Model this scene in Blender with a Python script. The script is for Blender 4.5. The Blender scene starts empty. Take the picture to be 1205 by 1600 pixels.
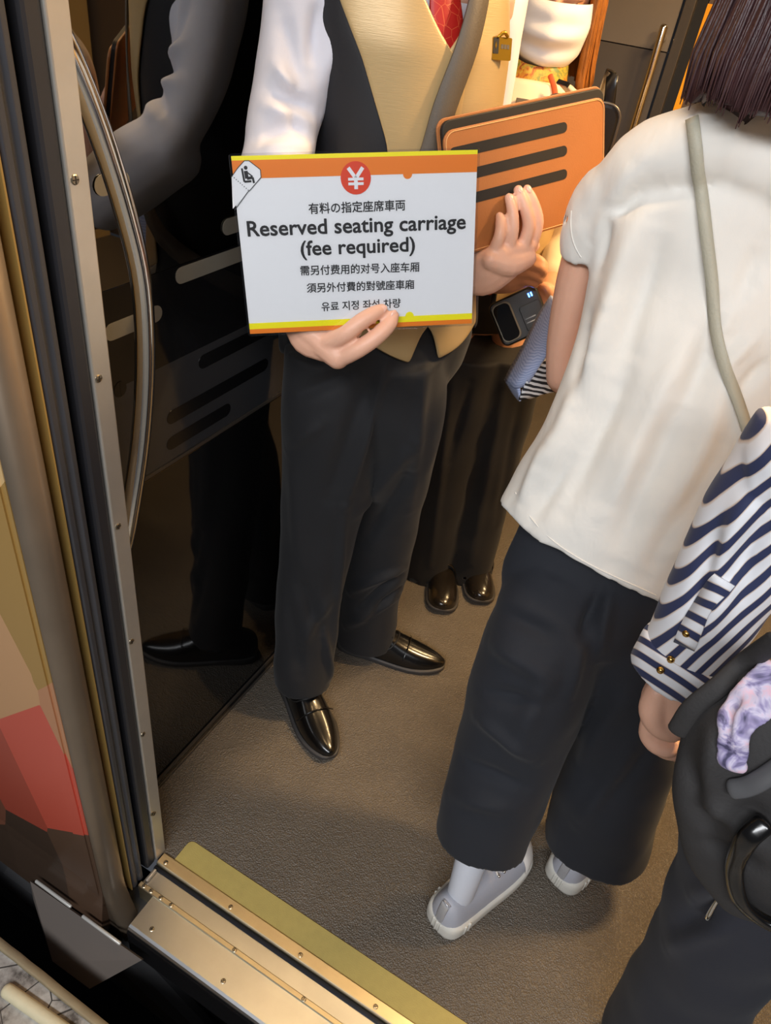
import bpy, bmesh, math, random
import numpy as np
from mathutils import Vector, Matrix, noise
from mathutils.bvhtree import BVHTree

random.seed(7)
sc = bpy.context.scene
COL = sc.collection

# ------------------------------------------------------------------ camera
FPX, CX, CY, HCAM = 1130.0, 602.5, 800.0, 1.50        # image taken as 1205 x 1600
def _n(v): return v / np.linalg.norm(v)
_down = _n(np.array([364 - CX, 2256 - CY, FPX]))
_xa = -_n(np.array([-2557 - CX, -590 - CY, FPX]))
_xa = _n(_xa - _down * np.dot(_xa, _down))
_ya = np.cross(-_down, _xa)
R = np.array([_xa, _ya, -_down])                       # world = R @ camera(x right, y down, z forward)
CAM = np.array([0, 0, HCAM])
def ray(px, py): return R @ np.array([(px - CX) / FPX, (py - CY) / FPX, 1.0])
def D(px, py, d): return Vector(CAM + ray(px, py) * d)             # a point at depth d from the lens
def Y(px, py, y):
    r = ray(px, py); return Vector(CAM + r * (y / r[1]))           # a point on the vertical plane y
def Z(px, py, z=0.0):
    r = ray(px, py); return Vector(CAM + r * ((z - HCAM) / r[2]))  # a point at height z
def Xp(px, py, x):
    r = ray(px, py); return Vector(CAM + r * (x / r[0]))
def depth(p): return float(R[:, 2] @ (np.array(p) - CAM))

cam = bpy.data.cameras.new('camera'); cam_o = bpy.data.objects.new('camera', cam); COL.objects.link(cam_o)
cam.sensor_fit = 'VERTICAL'; cam.sensor_height = 24.0; cam.sensor_width = 24.0
cam.lens = FPX / 1600 * 24; cam.clip_start = 0.02
m = Matrix([[R[i, 0], -R[i, 1], -R[i, 2], CAM[i]] for i in range(3)] + [[0, 0, 0, 1]])
cam_o.matrix_world = m
sc.camera = cam_o

# ------------------------------------------------------------------ world, lights, exposure
w = bpy.data.worlds.new('station_air'); sc.world = w; w.use_nodes = True
w.node_tree.nodes['Background'].inputs[0].default_value = (0.80, 0.86, 1.0, 1)
w.node_tree.nodes['Background'].inputs[1].default_value = 0.08
sc.view_settings.view_transform = 'Standard'; sc.view_settings.look = 'None'
sc.view_settings.gamma = 1.0; sc.view_settings.use_curve_mapping = False
sc.view_settings.exposure = 0.0
def area(name, loc, target, size, size_y, power, col):
    l = bpy.data.lights.new(name, 'AREA'); l.shape = 'RECTANGLE'; l.size = size; l.size_y = size_y
    l.energy = power; l.color = col
    o = bpy.data.objects.new(name, l); COL.objects.link(o); o.location = loc
    o.rotation_euler = (Vector(target) - Vector(loc)).to_track_quat('-Z', 'Y').to_euler()
    return o
PLATFORM_W, CARRIAGE_W = 118, 41
LAMPS = [(.46, 1.50, .34, .10, 1.05), (.20, 2.45, .40, .10, .5), (-.45, .98, .70, .08, .12)]      # x, y, size, share
WARM = (1.0, 0.66, 0.32)
area('platform_light', (0.3, -1.9, 2.95), (-0.1, 0.9, 1.0), 3.2, 0.5, PLATFORM_W, (0.95, 0.97, 1.0))
for x, y, a_, b_, k_ in LAMPS: area('carriage_light', (x, y, 2.238), (x, y, 0), a_, b_, CARRIAGE_W * k_, WARM)

# ------------------------------------------------------------------ materials
def lin(c):
    return tuple((x / 12.92 if x <= .04045 else ((x + .055) / 1.055) ** 2.4) for x in c)
def rgb(r, g, b): return lin((r / 255, g / 255, b / 255))
class NT:
    def __init__(s, mt): s.t = mt.node_tree; s.n = s.t.nodes; s.l = s.t.links
    def add(s, ty, **kw):
        nd = s.n.new(ty)
        for k, v in kw.items():
            if k.startswith('i_'): nd.inputs[int(k[2:]) if k[2:].isdigit() else k[2:]].default_value = v
            else: setattr(nd, k, v)
        return nd
    def link(s, a, b): s.l.new(a, b)
    def math(s, op, a, b=None, c=None):
        nd = s.n.new('ShaderNodeMath'); nd.operation = op
        for i, v in enumerate((a, b, c)):
            if v is None: continue
            if isinstance(v, (int, float)): nd.inputs[i].default_value = v
            else: s.link(v, nd.inputs[i])
        return nd.outputs[0]
    def mix(s, f, a, b):
        nd = s.n.new('ShaderNodeMix'); nd.data_type = 'RGBA'
        for i, v in ((0, f), (6, a), (7, b)):
            if isinstance(v, (int, float)): nd.inputs[i].default_value = v
            elif isinstance(v, tuple): nd.inputs[i].default_value = (*v[:3], 1)
            else: s.link(v, nd.inputs[i])
        return nd.outputs[2]
    def coord(s): return s.n.new('ShaderNodeTexCoord').outputs['Object']
    def noise(s, scale, detail=3, rough=.55, vec=None, stretch=None, dist=0):
        nd = s.n.new('ShaderNodeTexNoise'); nd.inputs['Scale'].default_value = scale
        nd.inputs['Detail'].default_value = detail; nd.inputs['Roughness'].default_value = rough
        nd.inputs['Distortion'].default_value = dist
        v = vec or s.coord()
        if stretch:
            mp = s.n.new('ShaderNodeMapping'); mp.inputs['Scale'].default_value = stretch
            s.link(v, mp.inputs['Vector']); v = mp.outputs[0]
        s.link(v, nd.inputs['Vector']); return nd.outputs['Fac']
    def ramp(s, f, stops, interp='LINEAR'):
        nd = s.n.new('ShaderNodeValToRGB'); cr = nd.color_ramp; cr.interpolation = interp
        while len(cr.elements) < len(stops): cr.elements.new(0.5)
        for e, (p, c) in zip(cr.elements, stops): e.position = p; e.color = (*c[:3], 1)
        s.link(f, nd.inputs[0]); return nd.outputs[0]
    def dot(s, vec3):
        nd = s.n.new('ShaderNodeVectorMath'); nd.operation = 'DOT_PRODUCT'
        s.link(s.coord(), nd.inputs[0]); nd.inputs[1].default_value = vec3; return nd.outputs['Value']
    def bump(s, h, strength, dist=.002):
        nd = s.n.new('ShaderNodeBump'); nd.inputs['Strength'].default_value = strength
        nd.inputs['Distance'].default_value = dist; s.link(h, nd.inputs['Height'])
        s.link(nd.outputs[0], s.bsdf.inputs['Normal'])
MATS = {}
def M(name, col, rough=.5, metal=0., var=0., vscale=8., bump=0., bscale=200., bstretch=None, bdist=.002,
      sheen=0., coat=0., spec=.5, emit=0., aniso=0., sss=0.):
    mt = bpy.data.materials.new(name); mt.use_nodes = True; MATS[name] = mt
    t = NT(mt); b = t.n['Principled BSDF']; t.bsdf = b
    b.inputs['Base Color'].default_value = (*col, 1); b.inputs['Roughness'].default_value = rough
    b.inputs['Metallic'].default_value = metal; b.inputs['Specular IOR Level'].default_value = spec
    b.inputs['Sheen Weight'].default_value = sheen; b.inputs['Coat Weight'].default_value = coat
    b.inputs['Anisotropic'].default_value = aniso
    if sss: b.inputs['Subsurface Weight'].default_value = sss; b.inputs['Subsurface Radius'].default_value = (.01, .004, .002)
    if emit: b.inputs['Emission Color'].default_value = (*col, 1); b.inputs['Emission Strength'].default_value = emit
    if var:
        f = t.noise(vscale, 4)
        t.link(t.mix(f, tuple(c * (1 - var) for c in col), tuple(min(1, c * (1 + var)) for c in col)), b.inputs['Base Color'])
    if bump: t.bump(t.noise(bscale, 3, vec=None, stretch=bstretch), bump, bdist)
    mt['nt'] = 1
    return mt
def NTof(mt): t = NT(mt); t.bsdf = t.n['Principled BSDF']; return t

# ------------------------------------------------------------------ object helpers
def tag(o, label=None, cat=None, group=None, kind=None):
    if label: o['label'] = label
    if cat: o['category'] = cat
    if group: o['group'] = group
    if kind: o['kind'] = kind
    return o
def empty(name, loc, label, cat, group=None):
    o = bpy.data.objects.new(name, None); COL.objects.link(o); o.location = loc; o.empty_display_size = .05
    return tag(o, label, cat, group)
def world_loc(o):
    v = Vector((0, 0, 0))
    while o: v = v + o.location; o = o.parent
    return v
def put(o, parent):
    if parent:
        o.parent = parent
        o.matrix_parent_inverse = Matrix.Translation(-world_of(parent))
    return o
def world_of(o):
    v = Vector(o.location)
    if o.parent: v = v + world_of(o.parent) + o.matrix_parent_inverse.translation
    return v
def obj(name, bm, mat, parent=None, smooth=True, label=None, bevel=0, sub=0, solid=0, seg=2):
    me = bpy.data.meshes.new(name)
    if isinstance(bm, bmesh.types.BMesh):
        bmesh.ops.recalc_face_normals(bm, faces=bm.faces[:]) if bm.faces else None
        bm.to_mesh(me); bm.free()
    else: me = bm; me.name = name
    o = bpy.data.objects.new(name, me); COL.objects.link(o)
    me.materials.clear(); me.materials.append(MATS[mat] if isinstance(mat, str) else mat)
    if smooth: me.polygons.foreach_set('use_smooth', [True] * len(me.polygons))
    if solid:
        md = o.modifiers.new('solid', 'SOLIDIFY'); md.thickness = solid; md.offset = 0
    if bevel:
        md = o.modifiers.new('bevel', 'BEVEL'); md.width = bevel; md.segments = seg; md.limit_method = 'ANGLE'
    if sub:
        md = o.modifiers.new('sub', 'SUBSURF'); md.levels = sub; md.render_levels = sub
    if label: o['label'] = label
    return put(o, parent)
def struct(name, bm, mat, parent=None, **k):
    o = obj(name, bm, mat, parent, **k)
    if not parent: o['kind'] = 'structure'
    return o
def box(bm, a, b):
    """axis-aligned box between two corners"""
    v = [bm.verts.new((x, y, z)) for z in (a[2], b[2]) for y in (a[1], b[1]) for x in (a[0], b[0])]
    for f in ((0, 2, 3, 1), (4, 5, 7, 6), (0, 1, 5, 4), (2, 6, 7, 3), (0, 4, 6, 2), (1, 3, 7, 5)):
        bm.faces.new([v[i] for i in f])
    return v
def obox(bm, o, u, v, w, a, b):
    """box in a frame (o,u,v,w) from local corner a to b"""
    vs = box(bm, a, b)
    for q in vs: q.co = o + u * q.co.x + v * q.co.y + w * q.co.z
    return vs
def skin_rings(bm, rings, closed=True, cap=(True, True)):
    vr = [[bm.verts.new(p) for p in r] for r in rings]
    n = len(vr[0])
    for a, b in zip(vr, vr[1:]):
        for i in range(n if closed else n - 1):
            j = (i + 1) % n
            bm.faces.new((a[i], a[j], b[j], b[i]))
    if closed:
        if cap[0]: bm.faces.new(list(reversed(vr[0])))
        if cap[1]: bm.faces.new(vr[-1])
    return vr
def frames(pts):
    """a tangent per point"""
    T = []
    for i in range(len(pts)):
        a = pts[max(0, i - 1)]; b = pts[min(len(pts) - 1, i + 1)]
        T.append((b - a).normalized())
    return T
def catmull(pts, vals, k):
    """smooth resampling of points and value rows, k steps per span"""
    P = [np.array(list(p) + list(v), float) for p, v in zip(pts, vals)]
    P = [2 * P[0] - P[1]] + P + [2 * P[-1] - P[-2]]
    out = []
    for i in range(1, len(P) - 2):
        for s in range(k):
            t = s / k
            out.append(.5 * ((2 * P[i]) + (-P[i-1] + P[i+1]) * t + (2*P[i-1] - 5*P[i] + 4*P[i+1] - P[i+2]) * t*t + (-P[i-1] + 3*P[i] - 3*P[i+1] + P[i+2]) * t**3))
    out.append(P[-2])
    return [Vector(o[:3]) for o in out], [o[3:] for o in out]
def tube(bm, pts, rad, n=12, k=3, ref=None, round_ends=True, round_start=False, power=2.0, hollow=0):
    """smooth tapered tube; rad is a number or (a,b) per point, a across, b along the reference direction"""
    rad = [(r, r) if isinstance(r, (int, float)) else r for r in rad]
    pts = [Vector(p) for p in pts]
    if k > 1 and len(pts) > 1: pts, rad = catmull(pts, rad, k)
    T = frames(pts); rings = []
    prev = None
    for p, t, r in zip(pts, T, rad):
        d = Vector(ref) if ref is not None else (Vector(p) - Vector(CAM))
        if ref is None and prev is not None: d = prev
        u = t.cross(d)
        if u.length < 1e-5: u = t.cross(Vector((.3, .5, .8)))
        u.normalize(); v = u.cross(t).normalized()
        if ref is None: prev = v.copy() if v.dot(d) > 0 else -v
        a, b = max(r[0], 1e-4), max(r[1], 1e-4)
        def ring(c, s, u=u, v=v, a=a, b=b):
            out = []
            for i in range(n):
                th = 2 * math.pi * i / n; cs, sn = math.cos(th), math.sin(th)
                cs = math.copysign(abs(cs) ** (2 / power), cs); sn = math.copysign(abs(sn) ** (2 / power), sn)
                out.append(c + u * a * s * cs + v * b * s * sn)
            return out
        rings.append((ring, p, t, (a + b) / 2))
    out = []
    if round_ends or round_start:
        f, p, t, r = rings[0]
        for e in (75, 50, 25): out.append(f(p - t * r * .8 * math.sin(math.radians(e)), math.cos(math.radians(e))))
    out += [f(p, 1) for f, p, t, r in rings]
    f, p, t, r = rings[-1]
    if round_ends:
        for e in (25, 50, 75): out.append(f(p + t * r * .8 * math.sin(math.radians(e)), math.cos(math.radians(e))))
    elif hollow:
        out.append(f(p, 1 - hollow / r)); out.append(f(p - t * .06, 1 - hollow / r))
    return skin_rings(bm, out)
def limb(bm, secs, ratio=.8, n=28, k=4, **kw):
    """tube from sections (px, py, y, halfwidth_px[, ratio]): the point stands on the vertical plane y, its width is real"""
    pts, rad = [], []
    for s in secs:
        p = Y(s[0], s[1], s[2]); a = s[3] * depth(p) / FPX
        pts.append(p); rad.append((a, a * (s[4] if len(s) > 4 else ratio)))
    vd = (sum(pts, Vector()) / len(pts) - Vector(CAM)).normalized()
    return tube(bm, pts, rad, n=n, k=k, ref=vd, **kw)
def ellipsoid(bm, c, r, rot=None, seg=20):
    mt = Matrix.Translation(c) @ (rot.to_4x4() if rot else Matrix()) @ Matrix.Diagonal((*r, 1))
    bmesh.ops.create_uvsphere(bm, u_segments=seg, v_segments=max(8, seg // 2), radius=1, matrix=mt)
def organic(name, bm, mat, parent=None, voxel=.005, smooth=4, folds=(), wob=0., wscale=9., label=None, cuts=()):
    """fuse overlapping volumes into one continuous surface, smooth it, then press folds into it"""
    bmesh.ops.recalc_face_normals(bm, faces=bm.faces[:])
    me = bpy.data.meshes.new(name); bm.to_mesh(me); bm.free()
    o = bpy.data.objects.new(name, me); COL.objects.link(o)
    r = o.modifiers.new('r', 'REMESH'); r.mode = 'VOXEL'; r.voxel_size = voxel
    if smooth:
        s = o.modifiers.new('s', 'SMOOTH'); s.factor = .5; s.iterations = smooth
    dg = bpy.context.evaluated_depsgraph_get(); dg.update()
    new = bpy.data.meshes.new_from_object(o.evaluated_get(dg), depsgraph=dg)
    bpy.data.objects.remove(o); bpy.data.meshes.remove(me)
    if folds or wob:
        n = len(new.vertices); co = np.empty(n * 3); new.vertices.foreach_get('co', co); co = co.reshape(-1, 3)
        no = np.empty(n * 3); new.vertices.foreach_get('normal', no); no = no.reshape(-1, 3)
        dsp = np.zeros(n)
        tree = BVHTree.FromPolygons([Vector(c) for c in co], [tuple(p.vertices) for p in new.polygons]) if folds else None
        for (p0, p1, wd, amp) in folds:                 # each fold: a line as seen on the cloth, width and height in metres
            pts = []
            for k in range(9):
                q = tree.ray_cast(Vector(CAM), Vector(ray(p0[0] + (p1[0] - p0[0]) * k / 8, p0[1] + (p1[1] - p0[1]) * k / 8)).normalized())
                if q[0] is not None and (not pts or (Vector(pts[-1]) - q[0]).length < .12): pts.append(np.array(q[0]))
            if len(pts) < 3: continue
            lo = np.min(pts, axis=0) - 2.6 * wd; hi = np.max(pts, axis=0) + 2.6 * wd
            idx = np.where(np.all((co > lo) & (co < hi), axis=1))[0]
            if not len(idx): continue
            best = np.full(len(idx), 9.0); par = np.zeros(len(idx)); cc = co[idx]
            for k in range(len(pts) - 1):
                e = pts[k + 1] - pts[k]; t_ = np.clip(((cc - pts[k]) @ e) / max(1e-9, e @ e), 0, 1)
                dd = np.linalg.norm(cc - (pts[k] + t_[:, None] * e), axis=1); m_ = dd < best
                best[m_] = dd[m_]; par[m_] = (k + t_[m_]) / (len(pts) - 1)
            dsp[idx] += 1.5 * amp * np.exp(-(best / wd) ** 2) * np.sin(np.pi * np.clip(par, .04, .96)) ** .6
        if wob:
            dsp += wob * np.array([noise.noise(Vector(c) * wscale) for c in co])
        co += no * dsp[:, None]
        new.vertices.foreach_set('co', co.ravel()); new.update()
    return obj(name, new, mat, parent, label=label)
def copy_of(o, parent, loc=None):
    c = o.copy(); COL.objects.link(c); c.parent = parent
    if loc is not None: c.location = loc
    return c
def at_surface(name, parent):
    return None
# ================================================================== MATERIALS
M('floor_rubber', rgb(98, 90, 80), .44, var=.18, vscale=14, spec=.5)
t = NTof(MATS['floor_rubber'])
vo = t.add('ShaderNodeTexVoronoi', i_Scale=330.); t.link(t.coord(), vo.inputs['Vector'])
t.bump(t.math('ADD', vo.outputs['Distance'], t.noise(90, 2)), .85, .0025)
M('steel', rgb(204, 198, 188), .36, .65, var=.10, vscale=25, bump=.12, bscale=60, bstretch=(1, 1, .03), bdist=.001)
M('sill_metal', rgb(196, 198, 198), .34, 1., var=.12, vscale=18, bump=.25, bscale=40, bstretch=(.15, 1.6, 1), bdist=.001)
M('sill_bar_metal', rgb(220, 206, 174), .40, 1., var=.10, vscale=30, bump=.2, bscale=120, bstretch=(.2, 1, 1), bdist=.001)
M('rubber_black', rgb(14, 14, 15), .55)
M('rubber_grey', rgb(62, 62, 66), .42, var=.12, vscale=20)
M('rubber_dark', rgb(44, 44, 48), .4, var=.1, vscale=20)
M('frame_bronze', rgb(122, 108, 92), .36, .55, var=.22, vscale=10)
M('yellow_seam', rgb(150, 122, 66), .5)
M('mat_yellow', rgb(172, 157, 92), .62, var=.10, vscale=60, bump=.25, bscale=420)
M('gloss_black', rgb(11, 11, 12), .045, spec=.62)
M('trim_black', rgb(20, 20, 22), .25)
M('trim_grey', rgb(92, 86, 80), .35, .6)
M('bar_light', rgb(120, 117, 108), .25); M('bar_dark', rgb(12, 12, 14), .2)
M('film_grey', rgb(50, 51, 54), .09); M('film_black', rgb(15, 15, 17), .06)
M('wall_grey', rgb(116, 108, 100), .45, var=.04); M('wall_grey_low', rgb(88, 82, 78), .4, var=.04)
M('door_bronze', rgb(96, 84, 74), .35, .3); M('chrome', rgb(225, 222, 215), .12, 1.)
M('marker_yellow', rgb(232, 160, 10), .5)
M('panel_beige', rgb(206, 176, 122), .5, var=.08, vscale=3)
M('ceiling_white', rgb(206, 196, 178), .6); M('lamp_glow', (1, .68, .34), .5, emit=14.); M('lamp_glow_dim', (1, .68, .34), .5, emit=4.)
M('seat_leather', rgb(120, 84, 54), .45, var=.1)
M('screw_metal', rgb(176, 166, 146), .3, 1.); M('slot_dark', rgb(40, 34, 28), .6)
M('skirt_grey', rgb(112, 104, 98), .5, .2, var=.06); M('pit_black', rgb(10, 10, 11), .9)
M('under_grey', rgb(46, 46, 48), .6, var=.2, vscale=6)
M('strip_white', rgb(215, 214, 208), .25, .4)
mt = M('platform_concrete', rgb(150, 145, 138), .8)
t = NTof(mt); f = t.noise(18, 6, .65); c = t.ramp(f, [(.36, rgb(84, 78, 72)), (.46, rgb(146, 141, 134)), (.62, rgb(184, 180, 172))])
vo = t.add('ShaderNodeTexVoronoi', feature='DISTANCE_TO_EDGE', i_Scale=11.); t.link(t.coord(), vo.inputs['Vector'])
cr = t.math('LESS_THAN', vo.outputs['Distance'], .008)
t.link(t.mix(cr, c, rgb(56, 52, 48)), t.bsdf.inputs['Base Color']); t.bump(f, .6, .004)
M('platform_edge', rgb(150, 134, 104), .7, var=.25, vscale=30, bump=.4, bscale=60)
M('tactile_cream', rgb(214, 204, 170), .6, var=.08, vscale=60, bump=.3, bscale=200)

# carriage skin: printed film of slanted facets, gold above, red in the middle, brown below
mt = M('wrap_film', rgb(180, 140, 90), .30, .25)
t = NTof(mt)
sx = t.add('ShaderNodeSeparateXYZ'); t.link(t.coord(), sx.inputs[0])
mp = t.add('ShaderNodeMapping'); mp.inputs['Scale'].default_value = (7.0, 1, 3.3); mp.inputs['Rotation'].default_value = (0, .42, 0)
t.link(t.coord(), mp.inputs['Vector'])
vo = t.add('ShaderNodeTexVoronoi', i_Scale=1.0, i_Randomness=.35); t.link(mp.outputs[0], vo.inputs['Vector'])
wn = t.add('ShaderNodeSeparateColor'); t.link(vo.outputs['Color'], wn.inputs[0])
ps = t.add('ShaderNodeSeparateXYZ'); t.link(vo.outputs['Position'], ps.inputs[0])      # one flat colour per facet, by the facet's height
zc = t.math('MULTIPLY', t.math('ADD', t.math('MULTIPLY', ps.outputs[0], math.sin(.42)), t.math('MULTIPLY', ps.outputs[2], math.cos(.42))), 1 / 3.3)
zz = t.math('ADD', zc, t.math('MULTIPLY', t.math('SUBTRACT', wn.outputs[0], .5), .16))
c = t.ramp(t.math('MULTIPLY', t.math('ADD', zz, .2), .7143), [(.08, rgb(70, 56, 46)), (.26, rgb(104, 78, 60)), (.33, rgb(150, 90, 70)), (.42, rgb(196, 84, 66)), (.54, rgb(196, 104, 84)),
    (.60, rgb(206, 166, 116)), (.68, rgb(150, 128, 96)), (.78, rgb(196, 152, 70)), (.86, rgb(214, 178, 120)), (1., rgb(206, 176, 130))])
v = t.math('ADD', .78, t.math('MULTIPLY', wn.outputs[1], .34))
vv = t.add('ShaderNodeMix', data_type='RGBA', blend_type='MULTIPLY'); vv.inputs[0].default_value = 1
t.link(c, vv.inputs[6]); cc = t.add('ShaderNodeCombineColor'); [t.link(v, cc.inputs[i]) for i in range(3)]
t.link(cc.outputs[0], vv.inputs[7]); t.link(vv.outputs[2], t.bsdf.inputs['Base Color'])

# tinted partition glass: see-through and mirror-like
mt = bpy.data.materials.new('tinted_glass'); mt.use_nodes = True; MATS['tinted_glass'] = mt
n = mt.node_tree.nodes; l = mt.node_tree.links; n.clear()
out = n.new('ShaderNodeOutputMaterial'); mx = n.new('ShaderNodeMixShader'); tr = n.new('ShaderNodeBsdfTransparent'); gl = n.new('ShaderNodeBsdfGlossy')
fr = n.new('ShaderNodeFresnel'); fr.inputs[0].default_value = 2.7; tr.inputs[0].default_value = (.26, .24, .22, 1)
gl.inputs['Roughness'].default_value = .015; gl.inputs['Color'].default_value = (.95, .95, .95, 1)
l.new(fr.outputs[0], mx.inputs[0]); l.new(tr.outputs[0], mx.inputs[1]); l.new(gl.outputs[0], mx.inputs[2]); l.new(mx.outputs[0], out.inputs[0])
# clear laminate
mt = bpy.data.materials.new('clear_laminate'); mt.use_nodes = True; MATS['clear_laminate'] = mt
n = mt.node_tree.nodes; l = mt.node_tree.links; n.clear()
out = n.new('ShaderNodeOutputMaterial'); mx = n.new('ShaderNodeMixShader'); tr = n.new('ShaderNodeBsdfTransparent'); gl = n.new('ShaderNodeBsdfGlossy')
fr = n.new('ShaderNodeFresnel'); fr.inputs[0].default_value = 1.45; tr.inputs[0].default_value = (.97, .97, .97, 1); gl.inputs['Roughness'].default_value = .08
l.new(fr.outputs[0], mx.inputs[0]); l.new(tr.outputs[0], mx.inputs[1]); l.new(gl.outputs[0], mx.inputs[2]); l.new(mx.outputs[0], out.inputs[0])

# ================================================================== THE CARRIAGE AND THE PLATFORM
XJ, XP, YB, YW = -.585, -.70, .385, 3.10      # jamb, partition, outer skin, far wall
XR = 1.05
bm = bmesh.new(); box(bm, (-2.2, .522, -.05), (XR + .9, YW, 0)); struct('floor', bm, 'floor_rubber', smooth=False)
bm = bmesh.new(); box(bm, (-2.2, .40, 2.26), (XR + .9, YW, 2.32)); struct('ceiling', bm, 'ceiling_white', smooth=False)

# --- yellow strip set in the floor behind the sill
bm = bmesh.new(); r = .012; pr = [(-.557 + r - r * math.sin(a), .572 - r + r * math.cos(a)) for a in [i * math.pi / 12 for i in range(7)]]
pr = [(1.0, .572)] + pr + [(-.557, .5225), (1.0, .5225)]
skin_rings(bm, [[Vector((x, y, z)) for x, y in pr] for z in (0.0002, .0026)])
struct('trim_1', bm, 'mat_yellow', smooth=False, label='yellow textured warning strip along the inner edge of the door sill')

# --- door sill
sill = bpy.data.objects.new('trim_2', None); COL.objects.link(sill); tag(sill, 'stepped metal door sill with screw heads at the carriage entrance', None, None, 'structure')
def extr_x(prof, x0, x1):
    b = bmesh.new(); skin_rings(b, [[Vector((x, y, z)) for y, z in prof] for x in (x0, x1)]); return b
obj('inner_bar', extr_x([(.5215, -.05), (.5215, .006), (.500, .006), (.4975, .003), (.4975, -.05)], XJ + .003, 1.0), 'sill_bar_metal', sill, smooth=False, bevel=.001)
obj('seal_strip', extr_x([(.4975, -.05), (.4975, -.004), (.4955, -.001), (.491, -.001), (.489, -.004), (.489, -.05)], XJ + .003, 1.0), 'rubber_dark', sill)
obj('channel_plate', extr_x([(.489, -.05), (.489, -.006), (.4575, -.006), (.4575, -.05)], XJ + .003, 1.0), 'sill_metal', sill, smooth=False)
obj('guide_ridge', extr_x([(.4575, -.05), (.4575, 0), (.456, .002), (.4485, .002), (.447, 0), (.447, -.05)], XJ + .003, 1.0), 'sill_bar_metal', sill, smooth=False)
obj('step_plate', extr_x([(.447, -.05), (.447, -.002), (.388, -.002), (.383, -.0035), (.380, -.008), (.379, -.016), (.379, -.05)], -.545, 1.0), 'sill_metal', sill, smooth=False)
obj('step_nose', extr_x([(.3785, -.012), (.3765, -.016), (.3765, -.10), (.3785, -.10)], -.545, 1.0), 'trim_black', sill, smooth=False)
obj('end_clip', (lambda b: (box(b, (-.577, .462, -.004), (-.572, .488, .004)), b)[1])(bmesh.new()), 'steel', sill, bevel=.001)
# one screw with a slot, copied along the sill
def screw_mesh(rad, cross=False):
    b = bmesh.new(); rr = [(rad, 0), (rad, .0007), (rad * .8, .0013), (rad * .35, .0015)]
    skin_rings(b, [[Vector((q * math.cos(a), q * math.sin(a), z)) for a in [i * math.pi / 8 for i in range(16)]] for q, z in rr])
    for f in b.faces: f.material_index = 0
    vs = box(b, (-rad * .75, -rad * .12, .001), (rad * .75, rad * .12, .0019))
    for v in vs:
        for f in v.link_faces: f.material_index = 1
    if cross:
        vs = box(b, (-rad * .12, -rad * .75, .001), (rad * .12, rad * .75, .0019))
        for v in vs:
            for f in v.link_faces: f.material_index = 1
    me = bpy.data.meshes.new('screw'); b.to_mesh(me); b.free()
    me.materials.append(MATS['screw_metal']); me.materials.append(MATS['slot_dark']); return me
SM, SX = screw_mesh(.0045), screw_mesh(.0048, True)
def screw(me, loc, parent, rot=(0, 0, 0)):
    o = bpy.data.objects.new('screw', me); COL.objects.link(o); o.location = loc; o.rotation_euler = rot; o.parent = parent
    if parent: o.matrix_parent_inverse = Matrix.Translation(-world_of(parent))
    return o
for k in range(8):
    screw(SM, (-.566 + .1625 * k, .508, .006), sill, (0, 0, .7 + k))
for x in [-.571, -.553, -.529, -.503] + [-.351 + .155 * k for k in range(7)]: screw(SM, (x, .4525, .002), sill, (0, 0, x * 40))
for k in range(8): screw(SX, (-.505 + .168 * k, .402, -.002), sill, (0, 0, k * .6))

# --- door jamb: strips standing one behind the other, seen from the side
jamb = bpy.data.objects.new('trim_3', None); COL.objects.link(jamb); tag(jamb, 'door jamb of steel, rubber and bronze strips at the left of the entrance', None, None, 'structure')
ZT = 2.25
def post(name, y0, y1, x, mat, z0=-.004, dx=-.10, bev=.002, lab=None):
    b = bmesh.new(); box(b, (x + dx, y0, z0), (x, y1, ZT)); return obj(name, b, mat, jamb, smooth=False, bevel=bev, label=lab)
st = post('steel_strip', .502, .528, XJ, 'steel', .001, lab='brushed steel strip with screws')
post('rubber_strip', .479, .5015, XJ - .002, 'rubber_dark', .001, bev=.005)
post('gap_back', .424, .479, XJ - .03, 'rubber_black', -.004, dx=-.06, bev=0)
b = bmesh.new(); pr = [(-.70, .4385), (-.70, .469), (-.592, .469), (-.5865, .465), (-.586, .459), (-.590, .455), (-.590, .4525), (-.586, .449), (-.586, .442), (-.592, .4385)]
skin_rings(b, [[Vector((x, y, z)) for x, y in pr] for z in (-.004, ZT)]); obj('door_leaf_edge', b, 'rubber_grey', jamb, smooth=False, bevel=.0015, label='grey rubber edge of the open sliding door')
post('seam_line', .4355, .4375, XJ - .002, 'yellow_seam', -.004, bev=0)
# bronze frame with rounded outer corner and a flared foot
prof = [(-.70, .424), (-.588, .424), (-.585, .421), (-.584, .410), (-.586, .398), (-.592, .389), (-.602, .3845), (-.6035, .386), (-.70, .386)]
def flare(z):  # the frame bends out over the sill at the bottom
    return .036 * max(0, (0.05 - z) / .15) ** 1.3
b = bmesh.new()
skin_rings(b, [[Vector((x + (flare(z) if x > -.6 else flare(z) * max(0, (x + .70) / .1)), y, z)) for x, y in prof] for z in (-.10, -.08, -.06, -.04, -.02, 0, .03, .06, ZT)])
obj('corner_frame', b, 'frame_bronze', jamb)
for px, py in ((118, 281), (155, 592), (185, 823), (206, 1003), (224, 1148), (238, 1272), (241, 1272)):
    p = Xp(px, py, XJ + .001); screw(SX, (XJ, p.y, p.z), jamb, (0, math.pi / 2, 0))

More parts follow.
